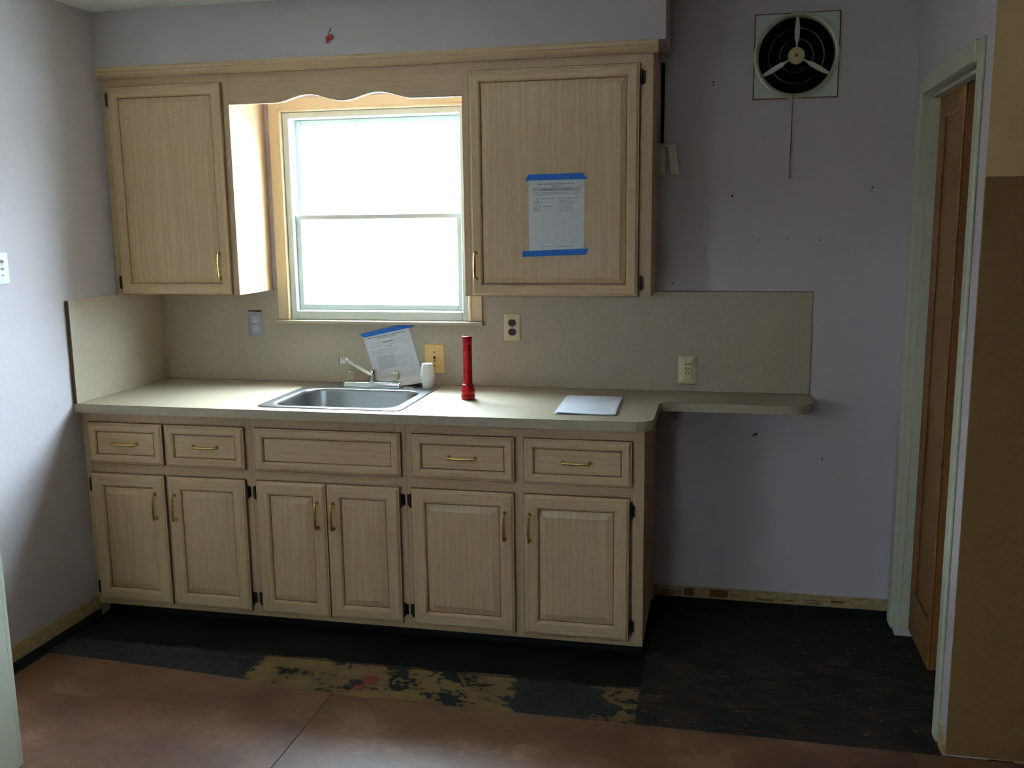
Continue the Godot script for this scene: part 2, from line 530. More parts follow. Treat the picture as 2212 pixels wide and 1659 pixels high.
func build_shell() -> void:
	var fl := thing("floor", "bare black and brown stripped kitchen floor with old mastic", "floor", Vector3.ZERO, "", "structure")
	var b := mb()
	b.box(Vector3(-0.3, -0.08, -0.16), Vector3(6.2, -0.012, 6.2))
	part("subfloor", b, M.sheet, fl)
	b = mb()
	b.quad(Vector3(0, 0, 0), Vector3(3.4, 0, 0), Vector3(3.4, 0, 1.2), Vector3(0, 0, 1.2), Vector3.UP, Vector2(0, 0), Vector2(1, 0), Vector2(1, 1), Vector2(0, 1))
	b.box(Vector3(0, -0.012, 0), Vector3(3.4, -0.0002, 1.2))
	part("mastic_layer", b, M.mastic, fl)
	for s in [[0.0, 1.2255, 0.99, 1.05], [1.2285, 3.75, 1.05, 1.062], [3.753, 6.1, 1.062, 1.07]]:
		b = mb(true)
		var poly := PackedVector2Array([Vector2(s[0], -s[2]), Vector2(s[1], -s[3]), Vector2(s[1], -3.4), Vector2(s[0], -3.4)])
		if s[0] == 0.0:
			poly = PackedVector2Array([Vector2(0.03, -0.955), Vector2(0.30, -0.968), Vector2(0.62, -0.990), Vector2(1.0, -1.022), Vector2(s[1], -1.045), Vector2(s[1], -3.4), Vector2(0.03, -3.4)])
		b.t = Transform3D(Basis(Vector3.RIGHT, -PI / 2), Vector3.ZERO)
		b.prism(poly, -0.0005, 0.004)
		for k in b.uv.size(): b.uv[k] = b.uv[k] * Vector2(0.25, 0.5)
		part("floor_sheet", b, M.sheet, fl)
	for s in [[0.0, 3.0], [3.003, 6.1]]:
		b = mb(true)
		b.box(Vector3(s[0], -0.0005, 3.403), Vector3(s[1], 0.004, 6.1), 0, 0.001)
		for k in b.uv.size(): b.uv[k] = b.uv[k] * Vector2(0.25, 0.5)
		part("floor_sheet", b, M.sheet, fl)
	var tiles := [[[1.2937, 0.8928, 1.3448, 0.8973, 1.3447, 0.9538, 1.2996, 0.9451], M.tile_red], [[1.2479, 0.9339, 1.2985, 0.9304, 1.2985, 0.9584, 1.2518, 0.9613], M.tile_black], [[1.2412, 0.9738, 1.2740, 0.9708, 1.2765, 0.9976, 1.2455, 0.9972], M.tile_black], [[1.2775, 0.9637, 1.3172, 0.9591, 1.3194, 0.9965, 1.2862, 0.9996], M.tile_red]]
	for q in tiles:
		b = mb()
		b.t = Transform3D(Basis(Vector3.RIGHT, -PI / 2), Vector3.ZERO)
		var c: Array = q[0]
		b.prism(PackedVector2Array([Vector2(c[0], -c[1]), Vector2(c[2], -c[3]), Vector2(c[4], -c[5]), Vector2(c[6], -c[7])]), -0.0005, 0.0018)
		part("floor_tile", b, q[1], fl)
	# ceiling
	var ce := thing("ceiling", "plain off-white kitchen ceiling above the soffit", "ceiling", Vector3.ZERO, "", "structure")
	b = mb()
	b.box(Vector3(-0.2, H, -0.16), Vector3(6.2, H + 0.1, 6.2))
	part("ceiling_slab", b, M.ceiling_paint, ce)
	# back wall with the openings for window, fan and a slot beside the cabinet
	var wb := thing("wall_back", "lavender kitchen wall behind the sink cabinets and the exhaust fan", "wall", Vector3.ZERO, "", "structure")
	b = mb()
	grid_wall(b, [-0.15, 0.651, 1.468, 2.261, 2.277, 2.631, 2.907, 6.1], [-0.05, 1.193, 1.91, 2.079, 2.083, 2.216, 2.355, H + 0.02], -0.16, 0.0,
		[[1, 1], [1, 2], [1, 3], [3, 2, -0.09], [3, 3, -0.09], [3, 4, -0.09], [5, 3, -0.13], [5, 4, -0.13], [5, 5, -0.13]])
	part("wall_surface", b, M.lavender, wb)
	b = mb()
	b.box(Vector3(2.2615, 1.911, -0.0895), Vector3(2.2765, 2.2155, -0.012))
	part("wall_slot", b, M.dark_void, wb, "narrow dark slot in the plaster beside the cabinet")
	for p in [[2.4632, 2.135, .004], [2.4640, 2.124, .003], [2.5463, 1.7001, .005], [3.0678, 1.7224, .004], [3.0600, 1.711, .003], [2.3439, 0.804, .004], [2.665, 0.744, .007], [2.656, 0.738, .005], [2.8848, 1.5244, .003], [2.9278, 0.6491, .004], [3.0391, 1.866, .002], [2.6506, 1.528, .003], [2.3216, 1.3562, .004], [2.76, 1.53, .0025], [2.99, 1.49, .0025], [2.41, 1.32, .003]]:
		b = mb()
		b.t = at(Vector3(p[0], p[1], 0), Basis(Vector3.RIGHT, PI / 2))
		b.lathe([Vector2(p[2] * 0.8, -0.001), Vector2(p[2] * 0.8, 0.0008), Vector2(p[2] * 0.5, 0.0014), Vector2(0, 0.0015)], 9)
		part("nail_hole", b, M.dark_void, wb)
	# left wall, stub, near walls
	var wl := thing("wall_left", "lavender side wall lit by the window, left of the cabinets", "wall", Vector3.ZERO, "", "structure")
	b = mb()
	b.box(Vector3(-0.15, -0.05, 0), Vector3(0, H + 0.02, SIDE.position.x))
	b.box(Vector3(-0.15, -0.05, SIDE.end.x), Vector3(0, H + 0.02, 6.1))
	b.box(Vector3(-0.15, -0.05, SIDE.position.x), Vector3(0, SIDE.position.y, SIDE.end.x))
	b.box(Vector3(-0.15, SIDE.end.y, SIDE.position.x), Vector3(0, H + 0.02, SIDE.end.x))
	part("wall_surface", b, M.lavender, wl)
	var ws := thing("wall_stub", "pale painted end of the short wall at the near left", "wall", Vector3.ZERO, "", "structure")
	b = mb()
	b.box(Vector3(0, 0.004, 1.66), Vector3(0.46, H, 1.78))
	part("wall_surface", b, M.trim_white, ws)
	b = mb()
	b.box(Vector3(0.40, 0.004, 1.64), Vector3(0.4775, 2.1, 1.66), 1, 0.003)
	b.box(Vector3(0.46, 0.004, 1.655), Vector3(0.4775, 2.1, 1.785), 1, 0.003)
	b.box(Vector3(0.40, 0.004, 1.78), Vector3(0.4775, 2.1, 1.80), 1, 0.003)
	part("wall_trim", b, M.trim_white, ws)
	var wr := thing("wall_right", "lavender side wall around the brown door", "wall", Vector3.ZERO, "", "structure")
	b = mb()
	b.box(Vector3(3.206, -0.05, 0), Vector3(3.33, H, 0.185))
	b.box(Vector3(3.206, -0.05, 0.925), Vector3(3.33, H, 1.05))
	b.box(Vector3(3.206, 2.04, 0.185), Vector3(3.33, H, 0.925))
	part("wall_surface", b, M.lavender, wr)
	var wd := thing("wall_near_right", "tan wall with brown hardboard wainscot beyond the corner at right", "wall", Vector3.ZERO, "", "structure")
	b = mb()
	b.box(Vector3(3.33, -0.05, 0.93), Vector3(6.1, H, 1.046))
	b.box(Vector3(3.2065, 1.71, 1.0455), Vector3(6.1, H, 1.0515))
	part("wall_surface", b, M.tan_paint, wd)
	b = mb()
	b.box(Vector3(3.207, 0.006, 1.0455), Vector3(4.43, 1.716, 1.0535), 1, 0.0015)
	part("panel", b, M.hardboard, wd, "brown hardboard wainscot panel")
	b = mb()
	b.box(Vector3(4.432, 0.006, 1.0455), Vector3(5.65, 1.716, 1.0535), 1, 0.0015)
	part("panel", b, M.hardboard, wd, "brown hardboard wainscot panel")
	var we := thing("wall_far_right", "tan side wall of the room the camera stands in", "wall", Vector3.ZERO, "", "structure")
	b = mb()
	b.box(Vector3(5.9, -0.05, -0.16), Vector3(6.1, H + 0.02, 6.1))
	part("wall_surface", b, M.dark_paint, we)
	var wz := thing("wall_rear", "tan wall behind the camera with a small opening added to let in fill light", "wall", Vector3.ZERO, "", "structure")
	b = mb()
	grid_wall(b, [-0.15, REAR.position.x, REAR.end.x, 6.1], [-0.05, REAR.position.y, REAR.end.y, H + 0.02], 5.8, 5.95, [[1, 1]])  # opening added to admit frontal fill light
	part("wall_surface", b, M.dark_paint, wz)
	# soffit above the cabinets
	var so := thing("wall_soffit", "lavender boxed soffit above the wall cabinets and crown moulding", "soffit", Vector3.ZERO, "", "structure")
	b = mb()
	b.box(Vector3(0, 2.246, 0), Vector3(2.297, H, 0.33))
	part("wall_surface", b, M.lavender, so)
	var cr := thing("trim_1", "oak crown moulding along the top of the wall cabinets", "moulding", Vector3.ZERO, "", "structure")
	b = mb(true)
	var prof := PackedVector2Array([Vector2(0.3062, 2.204), Vector2(0.318, 2.2045), Vector2(0.322, 2.208), Vector2(0.327, 2.2085), Vector2(0.335, 2.216), Vector2(0.341, 2.226), Vector2(0.346, 2.228), Vector2(0.347, 2.240), Vector2(0.344, 2.246), Vector2(0.3315, 2.246), Vector2(0.3062, 2.2445)])
	b.t = Transform3D(Basis(Vector3(0, 0, 1), Vector3(0, 1, 0), Vector3(1, 0, 0)), Vector3.ZERO)
	b.prism(prof, 0.0005, 2.272)
	for k in b.uv.size(): b.uv[k] = Vector2(b.v[k].x, b.v[k].y + b.v[k].z)
	part("moulding", b, M.oak, cr)
	# torn-off baseboards
	var bl := thing("baseboard_left", "bare stripped baseboard strip at the foot of the left wall", "baseboard", Vector3.ZERO, "", "structure")
	b = mb()
	b.box(Vector3(0, 0.034, 0.0), Vector3(0.006, 0.096, 1.64), 0, 0.002)
	part("baseboard_strip", b, M.raw_base, bl)
	b = mb()
	b.box(Vector3(0, 0.0, 0.6), Vector3(0.010, 0.034, 1.64), 0, 0.002)
	part("dirt_strip", b, M.dark_void, bl)
	var bk := thing("baseboard_back", "scraped dirty baseboard strip under the counter shelf", "baseboard", Vector3.ZERO, "", "structure")
	b = mb()
	b.box(Vector3(2.2615, 0.024, 0.0), Vector3(3.206, 0.073, 0.007), 0, 0.002)
	part("baseboard_strip", b, M.raw_base, bk)
	b = mb()
	for i in 9:
		var x0 := 2.28 + i * 0.1 + rng.randf() * 0.02
		b.box(Vector3(x0, 0.028 + rng.randf() * 0.03, 0.006), Vector3(x0 + 0.03 + rng.randf() * 0.06, 0.033 + rng.randf() * 0.035, 0.0085), 0, 0.001)
	part("scraped_patch", b, M.rust, bk)
	b = mb()
	b.box(Vector3(2.2615, 0.0, 0.0), Vector3(3.206, 0.024, 0.004), 0, 0.001)
	part("dirt_strip", b, M.dark_void, bk)
	var br := thing("baseboard_right", "broken bit of cream baseboard at the wall corner by the door", "baseboard", Vector3.ZERO, "", "structure")
	b = mb()
	b.t = Transform3D(Basis(Vector3(0, 0, 1), Vector3(0, 1, 0), Vector3(1, 0, 0)), Vector3.ZERO)
	b.prism(PackedVector2Array([Vector2(0.99, 0.0), Vector2(1.052, 0.0), Vector2(1.052, 0.035), Vector2(1.02, 0.06), Vector2(0.992, 0.085)]), 3.199, 3.2062)
	part("baseboard_strip", b, M.raw_base, br)
	# ground outside
	var gr := thing("ground", "open ground outside the kitchen window", "ground", Vector3.ZERO, "", "structure")
	b = mb()
	b.box(Vector3(-40, -1.0, -60), Vector3(45, -0.7, -0.4))
	b.box(Vector3(-40, -1.0, -0.4), Vector3(-0.4, -0.7, 60))
	b.box(Vector3(-40, -1.0, 60), Vector3(45, -0.7, 110))
	b.box(Vector3(-0.4, -1.0, 6.4), Vector3(45, -0.7, 60))
	part("ground_surface", b, M.ground, gr)

const REAR := Rect2(1.3, 1.5, 0.42, 0.42)  # x, y of the fill-light window added to the rear wall
const SIDE := Rect2(3.5, 1.5, 0.55, 0.45)  # z, y of the side-light window added to the left wall

func build_window() -> void:
	var w := thing("window_1", "white double-hung window above the sink, glaring with daylight", "window", Vector3.ZERO, "", "structure")
	frame_ring(w, "window_frame", 0.651, 1.468, 1.193, 2.083, -0.12, 0.004, 0.030, 0.030, 0.040, 0.028)
	# sill slope inside the frame
	var b := mb()
	b.box(Vector3(0.682, 1.225, -0.10), Vector3(1.437, 1.236, -0.012), 0, 0.002)
	part("frame_sill", b, M.vinyl, w)
	for s in [["upper_sash", 0.684, 1.434, 1.630, 2.054, -0.088, -0.058, 0.025, 0.028, 0.026], ["lower_sash", 0.681, 1.437, 1.236, 1.650, -0.052, -0.022, 0.025, 0.025, 0.022]]:
		var g := group_part(s[0], w)
		var x0: float = s[1]; var x1: float = s[2]; var y0: float = s[3]; var y1: float = s[4]; var z0: float = s[5]; var z1: float = s[6]
		for r in [["stile", x0, x0 + s[7], y0, y1], ["stile", x1 - s[7], x1, y0, y1], ["rail", x0 + s[7], x1 - s[7], y0, y0 + s[8]], ["rail", x0 + s[7], x1 - s[7], y1 - s[9], y1]]:
			b = mb()
			b.box(Vector3(r[1], r[3], z0), Vector3(r[2], r[4], z1), 1, 0.003)
			part(r[0], b, M.vinyl, g)
		b = mb()
		b.box(Vector3(x0 + s[7] - 0.002, y0 + s[8] - 0.002, (z0 + z1) / 2 - 0.002), Vector3(x1 - s[7] + 0.002, y1 - s[9] + 0.002, (z0 + z1) / 2 + 0.002))
		part("pane", b, M.glass, g)
	# tan wood casing
	for r in [[0.593, 0.651, 1.193, 2.14], [1.468, 1.526, 1.193, 2.14], [0.651, 1.468, 2.083, 2.14]]:
		b = mb()
		b.box(Vector3(r[0], r[2], 0.0), Vector3(r[1], r[3], 0.014), 1, 0.003)
		part("casing", b, M.casing_tan, w, "tan wood casing")
	for r in [[0.637, 0.651, 1.193, 2.097], [1.468, 1.482, 1.193, 2.097], [0.637, 1.482, 2.083, 2.097]]:
		b = mb()
		b.box(Vector3(r[0], r[2], 0.012), Vector3(r[1], r[3], 0.021), 1, 0.004)
		part("casing_bead", b, M.casing_tan, w)
	b = mb()
	b.box(Vector3(0.583, 1.176, -0.01), Vector3(1.532, 1.193, 0.034), 0, 0.003)
	part("window_sill", b, M.laminate, w)
	# added side window, out of frame to the left, brightens cabinets and soffit
	var w2 := thing("window_2", "unseen window added in the left wall for side light, nearer than the short wall", "window", Vector3.ZERO, "", "structure")
	for r in [[0.0, 0.04, 0.0, 1.0], [0.96, 1.0, 0.0, 1.0], [0.04, 0.96, 0.0, 0.04], [0.04, 0.96, 0.96, 1.0]]:
		b = mb()
		b.box(Vector3(-0.10, SIDE.position.y + SIDE.size.y * r[2], SIDE.position.x + SIDE.size.x * r[0]), Vector3(-0.03, SIDE.position.y + SIDE.size.y * r[3], SIDE.position.x + SIDE.size.x * r[1]), 1, 0.003)
		part("window_frame", b, M.vinyl, w2)
	b = mb()
	b.box(Vector3(-0.067, SIDE.position.y + 0.03, SIDE.position.x + 0.02), Vector3(-0.063, SIDE.end.y - 0.03, SIDE.end.x - 0.02))
	part("pane", b, M.glass, w2)
	var w3 := thing("window_3", "small unseen window added behind the camera for fill light", "window", Vector3.ZERO, "", "structure")  # added out of view, its daylight fills the cabinet fronts
	frame_ring(w3, "window_frame", REAR.position.x, REAR.end.x, REAR.position.y, REAR.end.y, 5.84, 5.92, 0.04, 0.04, 0.04, 0.04)
	b = mb()
	b.box(Vector3(REAR.position.x + 0.035, REAR.position.y + 0.035, 5.879), Vector3(REAR.end.x - 0.035, REAR.end.y - 0.035, 5.883))
	part("pane", b, M.glass, w3)

func frame_ring(w: Node3D, called: String, x0: float, x1: float, y0: float, y1: float, z0: float, z1: float, wl: float, wr: float, wb: float, wt: float) -> void:
	for r in [[x0, x0 + wl, y0, y1], [x1 - wr, x1, y0, y1], [x0 + wl, x1 - wr, y0, y0 + wb], [x0 + wl, x1 - wr, y1 - wt, y1]]:
		var b := mb()
		b.box(Vector3(r[0], r[2], z0), Vector3(r[1], r[3], z1), 1, 0.003)
		part(called, b, M.vinyl, w)

func build_doorway() -> void:
	var d := thing("door_1", "narrow brown wooden door leaf standing in the right wall doorway", "door", Vector3.ZERO, "", "structure")
	var b := mb(true)
	b.box(Vector3(3.262, 0.035, 0.19), Vector3(3.297, 2.035, 0.548), 1, 0.002)
	part("door_leaf", b, M.door_wood, d)
	for r in [[0.19, 0.268, 0.035, 2.035], [0.49, 0.548, 0.035, 2.035]]:
		b = mb(true)
		b.box(Vector3(3.252, r[2], r[0]), Vector3(3.262, r[3], r[1]), 1, 0.003)
		part("stile", b, M.door_wood, d)
	for r in [[0.268, 0.49, 1.95, 2.035], [0.268, 0.49, 0.035, 0.2]]:
		b = mb(true)
		b.box(Vector3(3.252, r[2], r[0]), Vector3(3.262, r[3], r[1]), 2, 0.003)
		part("rail", b, M.door_wood, d)
	var t := thing("trim_2", "chipped white casing around the brown door", "door casing", Vector3.ZERO, "", "structure")
	for r in [[0.118, 0.187, 0.03, 2.098, 3.186], [0.924, 0.976, 0.0, 2.098, 3.194], [0.187, 0.924, 2.036, 2.098, 3.186]]:
		b = mb()
		b.box(Vector3(r[4], r[2], r[0]), Vector3(3.206, r[3], r[1]), 1, 0.004)
		part("casing", b, M.trim_white, t)
	for r in [[0.185, 0.191, 0.03, 2.04], [0.919, 0.925, 0.03, 2.04], [0.191, 0.919, 2.034, 2.04]]:
		b = mb()
		b.box(Vector3(3.2, r[2], r[0]), Vector3(3.328, r[3], r[1]))
		part("jamb", b, M.trim_white, t)
	for r in [[0.191, 0.203, 0.03, 2.034], [0.907, 0.919, 0.03, 2.034], [0.203, 0.907, 2.022, 2.034]]:
		b = mb()
		b.box(Vector3(3.222, r[2], r[0]), Vector3(3.252, r[3], r[1]), 1, 0.001)
		part("door_stop", b, M.trim_white, t)

# ---------------------------------------------------------------- cabinets

func pull_mesh() -> MB:
	# brass pull along y, centred, standing on z = 0
	var b := mb()
	var path := []
	var rad := []
	for i in 25:
		var s := -1.0 + 2.0 * i / 24.0
		var z := 0.021 + 0.006 * (1.0 - s * s)
		var edge := absf(s)
		if edge > 0.94: z = 0.019
		path.append(Vector3(0, s * 0.050, z))
		var r := 0.0048 + 0.0010 * (1.0 - edge)
		if absf(s) < 0.05: r = 0.0068
		elif absf(s) < 0.13: r = 0.0042
		elif absf(absf(s) - 0.2) < 0.05: r = 0.0064
		rad.append(r)
	b.tube(path, rad, 10)
	for s in [-1.0, 1.0]:
		b.tube([Vector3(0, s * 0.050, 0), Vector3(0, s * 0.050, 0.003), Vector3(0, s * 0.050, 0.005), Vector3(0, s * 0.050, 0.016), Vector3(0, s * 0.0495, 0.0225)], [0.0072, 0.007, 0.0045, 0.0042, 0.0044], 10)
	return b

func hinge_mesh(side: float) -> MB:
	# side +1: the frame leaf lies to the right of the barrel
	var b := mb()
	b.tube([Vector3(0, -0.027, 0.010), Vector3(0, -0.024, 0.010), Vector3(0, 0.024, 0.010), Vector3(0, 0.027, 0.010)], [0.003, 0.005, 0.005, 0.003], 8)
	b.box(Vector3(minf(0.0, side * 0.013), -0.021, 0.0), Vector3(maxf(0.0, side * 0.013), 0.021, 0.003), 1, 0.001)
	return b

func door_front(parent: Node3D, called: String, x0: float, x1: float, y0: float, y1: float, z: float, fw: float, raised: float, drawer: bool) -> Node3D:
	var g := group_part(called, parent, Vector3(x0, y0, z) - parent.position)
	var w := x1 - x0
	var h := y1 - y0
	var eb := mb(true)
	for s in 4: eb.ring_frame(w, h, -0.002, [Vector2(0.0015, 0), Vector2(0, 0.001), Vector2(0, 0.0115), Vector2(0.002, 0.0135)], s)
	part("edge", eb, M.oak_edge, g, "darker stained door edge")
	var prof := [Vector2(0.002, 0.0115), Vector2(0.006, 0.012), Vector2(0.0085, 0.0155), Vector2(0.013, 0.018), Vector2(fw - 0.008, 0.018), Vector2(fw - 0.004, 0.0165), Vector2(fw - 0.001, 0.013), Vector2(fw, 0.007)]
	for s in 4:
		var b := mb(true)
		b.ring_frame(w, h, 0.0, prof, s)
		part("rail" if s % 2 == 0 else "stile", b, M.oak, g)
	var p := mb(true)
	if raised > 0.0:
		p.panel(w, h, 0.0, [Vector2(fw + 0.003, 0.0075), Vector2(fw + 0.005, 0.009), Vector2(fw + raised, 0.0155), Vector2(fw + raised + 0.002, 0.0165)], drawer)
	else:
		p.panel(w, h, 0.0, [Vector2(fw + 0.003, 0.0085), Vector2(fw + 0.005, 0.0105)], drawer)
	part("panel", p, M.oak, g)
	var gv := mb(true)
	var gh := 0.0075 if raised > 0.0 else 0.0085
	for s in 4: gv.ring_frame(w, h, 0.0, [Vector2(fw - 0.001, gh), Vector2(fw + 0.003, gh)], s)
	part("groove", gv, M.oak_groove, g)
	return g

func add_pull(g: Node3D, x: float, y: float, z: float, flat: bool) -> void:
	var b := pull_mesh()
	var o := part("handle", b, M.brass, g, "bowed brass pull")
	o.position = Vector3(x, y, z) - g.position - g.get_parent().position
	if flat: o.rotation = Vector3(0, 0, -PI / 2)

func add_hinges(g: Node3D, x: float, ys: Array, z: float, side: float) -> void:
	for y in ys:
		var o := part("hinge", hinge_mesh(side), M.bronze, g, "dark bronze hinge")
		o.position = Vector3(x, y, z) - g.position - g.get_parent().position

const ZB := 0.6048
const ZU := 0.305

func build_base_cabinets() -> void:
	var units := [
		["left base cabinet of pale oak with two drawers over two doors, in the corner", 0.0005, 0.7365],
		["middle base cabinet of pale oak under the sink, with one wide false drawer front", 0.7370, 1.3700],
		["right base cabinet of pale oak with the widest doors, next to the open wall", 1.3705, 2.2605]]
	var drawers := [[[0.0303, 0.3635, 0.1985], [0.3755, 0.7158, 0.5490]], [[0.7585, 1.3549, -1.0]], [[1.3969, 1.7902, 1.5915], [1.8234, 2.2185, 2.0175]]]
	var doors := [[[0.027, 0.359, 0.318, -1], [0.3727, 0.7107, 0.4045, 1]], [[0.7545, 1.0472, 1.0115, -1], [1.0492, 1.3444, 1.0765, 1]], [[1.3894, 1.7869, 1.7525, -1], [1.822, 2.2111, 1.8455, 1]]]
	for u in 3:
		var x0: float = units[u][1]
		var x1: float = units[u][2]
		var c := thing("base_cabinet", units[u][0], "cabinet", Vector3((x0 + x1) / 2, 0, 0.30), "base cabinets under the counter")
		var off := -c.position
		var b := mb(true)
		b.t = at(off)
		b.box(Vector3(x0, 0.0617, 0.01), Vector3(x1, 0.72 if u == 1 else 0.875, ZB - 0.019), 1)
		part("carcass", b, M.oak_frame, c)
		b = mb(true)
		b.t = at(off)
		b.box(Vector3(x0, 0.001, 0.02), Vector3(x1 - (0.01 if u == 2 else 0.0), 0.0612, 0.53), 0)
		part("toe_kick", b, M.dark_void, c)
		# face frame: stiles and rails
		var d: Array = drawers[u]
		var ff := group_part("face_frame", c)
		var stiles := [[x0, x0 + 0.04], [x1 - 0.04, x1]]
		if u != 1: stiles.append([d[0][1] - 0.015, d[1][0] + 0.015])
		stiles.sort_custom(func(a, e): return a[0] < e[0])
		for s in stiles:
			b = mb(true)
			b.t = at(off)
			b.box(Vector3(s[0], 0.0617, ZB - 0.019), Vector3(s[1], 0.878, ZB), 1, 0.0008)
			part("stile", b, M.oak_frame, ff)
		for k in stiles.size() - 1:
			for r in [[0.0617, 0.10], [0.615, 0.68], [0.828, 0.878]]:
				b = mb(true)
				b.t = at(off)
				b.box(Vector3(stiles[k][1], r[0], ZB - 0.019), Vector3(stiles[k + 1][0], r[1], ZB), 0, 0.0008)
				part("rail", b, M.oak_frame, ff)
		for q in d:
			var g := door_front(c, "drawer" if q[2] > 0 else "drawer_front", q[0], q[1], 0.6672, 0.8376, ZB + 0.003, 0.038, 0.0, true)
			if q[2] > 0: add_pull(g, q[2], 0.753, ZB + 0.0135, true)
		for q in doors[u]:
			var g := door_front(c, "door", q[0], q[1], 0.0845, 0.6282, ZB + 0.003, 0.056, 0.026, false)
			add_pull(g, q[2], 0.502, ZB + 0.021, false)
			if q[3] > 0: add_hinges(g, q[1] + 0.005, [0.577, 0.139], ZB + 0.0004, 1.0)
			else: add_hinges(g, q[0] - 0.005, [0.577, 0.139], ZB + 0.0004, -1.0)

func build_wall_cabinets() -> void:
	var units := [
		["narrower oak wall cabinet left of the window, against the side wall", 0.0005, 0.5690, 0.0344, 0.5419, 0.4985, -1],
		["wider oak wall cabinet right of the window, with a taped notice on its door", 1.5331, 2.2535, 1.562, 2.2069, 1.584, 1]]
	for u in units:
		var x0: float = u[1]
		var x1: float = u[2]
		var c := thing("wall_cabinet", u[0], "cabinet", Vector3((x0 + x1) / 2, 1.3245, 0.15), "wall cabinets beside the window")
		var off := -c.position
		var b := mb(true)
		b.t = at(off)
		b.box(Vector3(x0, 1.3245, 0.0225), Vector3(x1, 2.245, ZU - 0.019), 1)
		part("carcass", b, M.oak_frame, c)
		var ff := group_part("face_frame", c)
		for s in [[x0, x0 + 0.045], [x1 - 0.045, x1]]:
			b = mb(true)
			b.t = at(off)
			b.box(Vector3(s[0], 1.3245, ZU - 0.019), Vector3(s[1], 2.245, ZU), 1, 0.0008)
			part("stile", b, M.oak_frame, ff)
		for r in [[1.3245, 1.365], [2.14, 2.245]]:
			b = mb(true)
			b.t = at(off)
			b.box(Vector3(x0 + 0.045, r[0], ZU - 0.019), Vector3(x1 - 0.045, r[1], ZU), 0, 0.0008)
			part("rail", b, M.oak_frame, ff)
		b = mb(true)
		b.t = at(off)
		b.box(Vector3(x0 + 0.0002, 1.3235, 0.0), Vector3(x0 + 0.012, 2.245, 0.0225), 1)
		part("end_panel", b, M.oak_frame, c)
		b = mb(true)
		b.t = at(off)
		b.box(Vector3(x1 - 0.012, 1.3235, 0.0), Vector3(x1 - 0.0002, 2.245, 0.0225), 1)
		part("end_panel", b, M.oak_frame, c)
		var g := door_front(c, "door", u[3], u[4], 1.3262, 2.1715, ZU + 0.003, 0.046, 0.022, false)
		add_pull(g, u[5], 1.4438, ZU + 0.021, false)
		if u[6] > 0: add_hinges(g, u[4] + 0.006, [1.377, 2.1216], ZU + 0.0004, 1.0)
		else: add_hinges(g, u[3] - 0.006, [1.377, 2.1216], ZU + 0.0004, -1.0)
	# scalloped valance
	var va := thing("valance", "scalloped oak valance board bridging the two wall cabinets above the window", "valance", Vector3(1.05, 2.08, 0.29))
	var pts := PackedVector2Array()
	pts.append(Vector2(0.5693, 2.0845))
	for i in 61:
		var x := 0.765 + (1.345 - 0.765) * i / 60.0
		var s := (x - 0.765) / (1.345 - 0.765)
		var y := 2.0845 + 0.0275 * (0.5 - 0.5 * cos(s * TAU * 2.0)) - s * 0.003
		pts.append(Vector2(x, y))
	pts.append(Vector2(1.5328, 2.0805))
	pts.append(Vector2(1.5328, 2.245))
	pts.append(Vector2(0.5693, 2.245))
	var vb := mb(true)
	vb.t = at(-va.position)
	vb.prism(pts, ZU - 0.020, ZU - 0.0006)
	part("valance_board", vb, M.oak_frame, va)

# ---------------------------------------------------------------- counter

func arc(c: Vector2, r: float, a0: float, a1: float, k := 8) -> Array:
	var o := []
	for i in k + 1:
		var a := lerpf(a0, a1, float(i) / k)
		o.append(c + Vector2(cos(a), sin(a)) * r)
	return o

func counter_outline(inset := 0.0) -> PackedVector2Array:
	# x, z
	var p := []
	p.append(Vector2(0.001, 0.001))
	p.append(Vector2(2.866 - inset, 0.001))
	p += arc(Vector2(2.786, 0.177), 0.080 - inset, 0, PI / 2)
	p += arc(Vector2(2.345, 0.257 + 0.055), 0.055 + inset, -PI / 2, -PI, 8)
	p += arc(Vector2(2.290 - 0.07, 0.6465 - 0.07), 0.07 - inset, 0, PI / 2)
	p.append(Vector2(0.001, 0.6465 - inset))
	return PackedVector2Array(p)

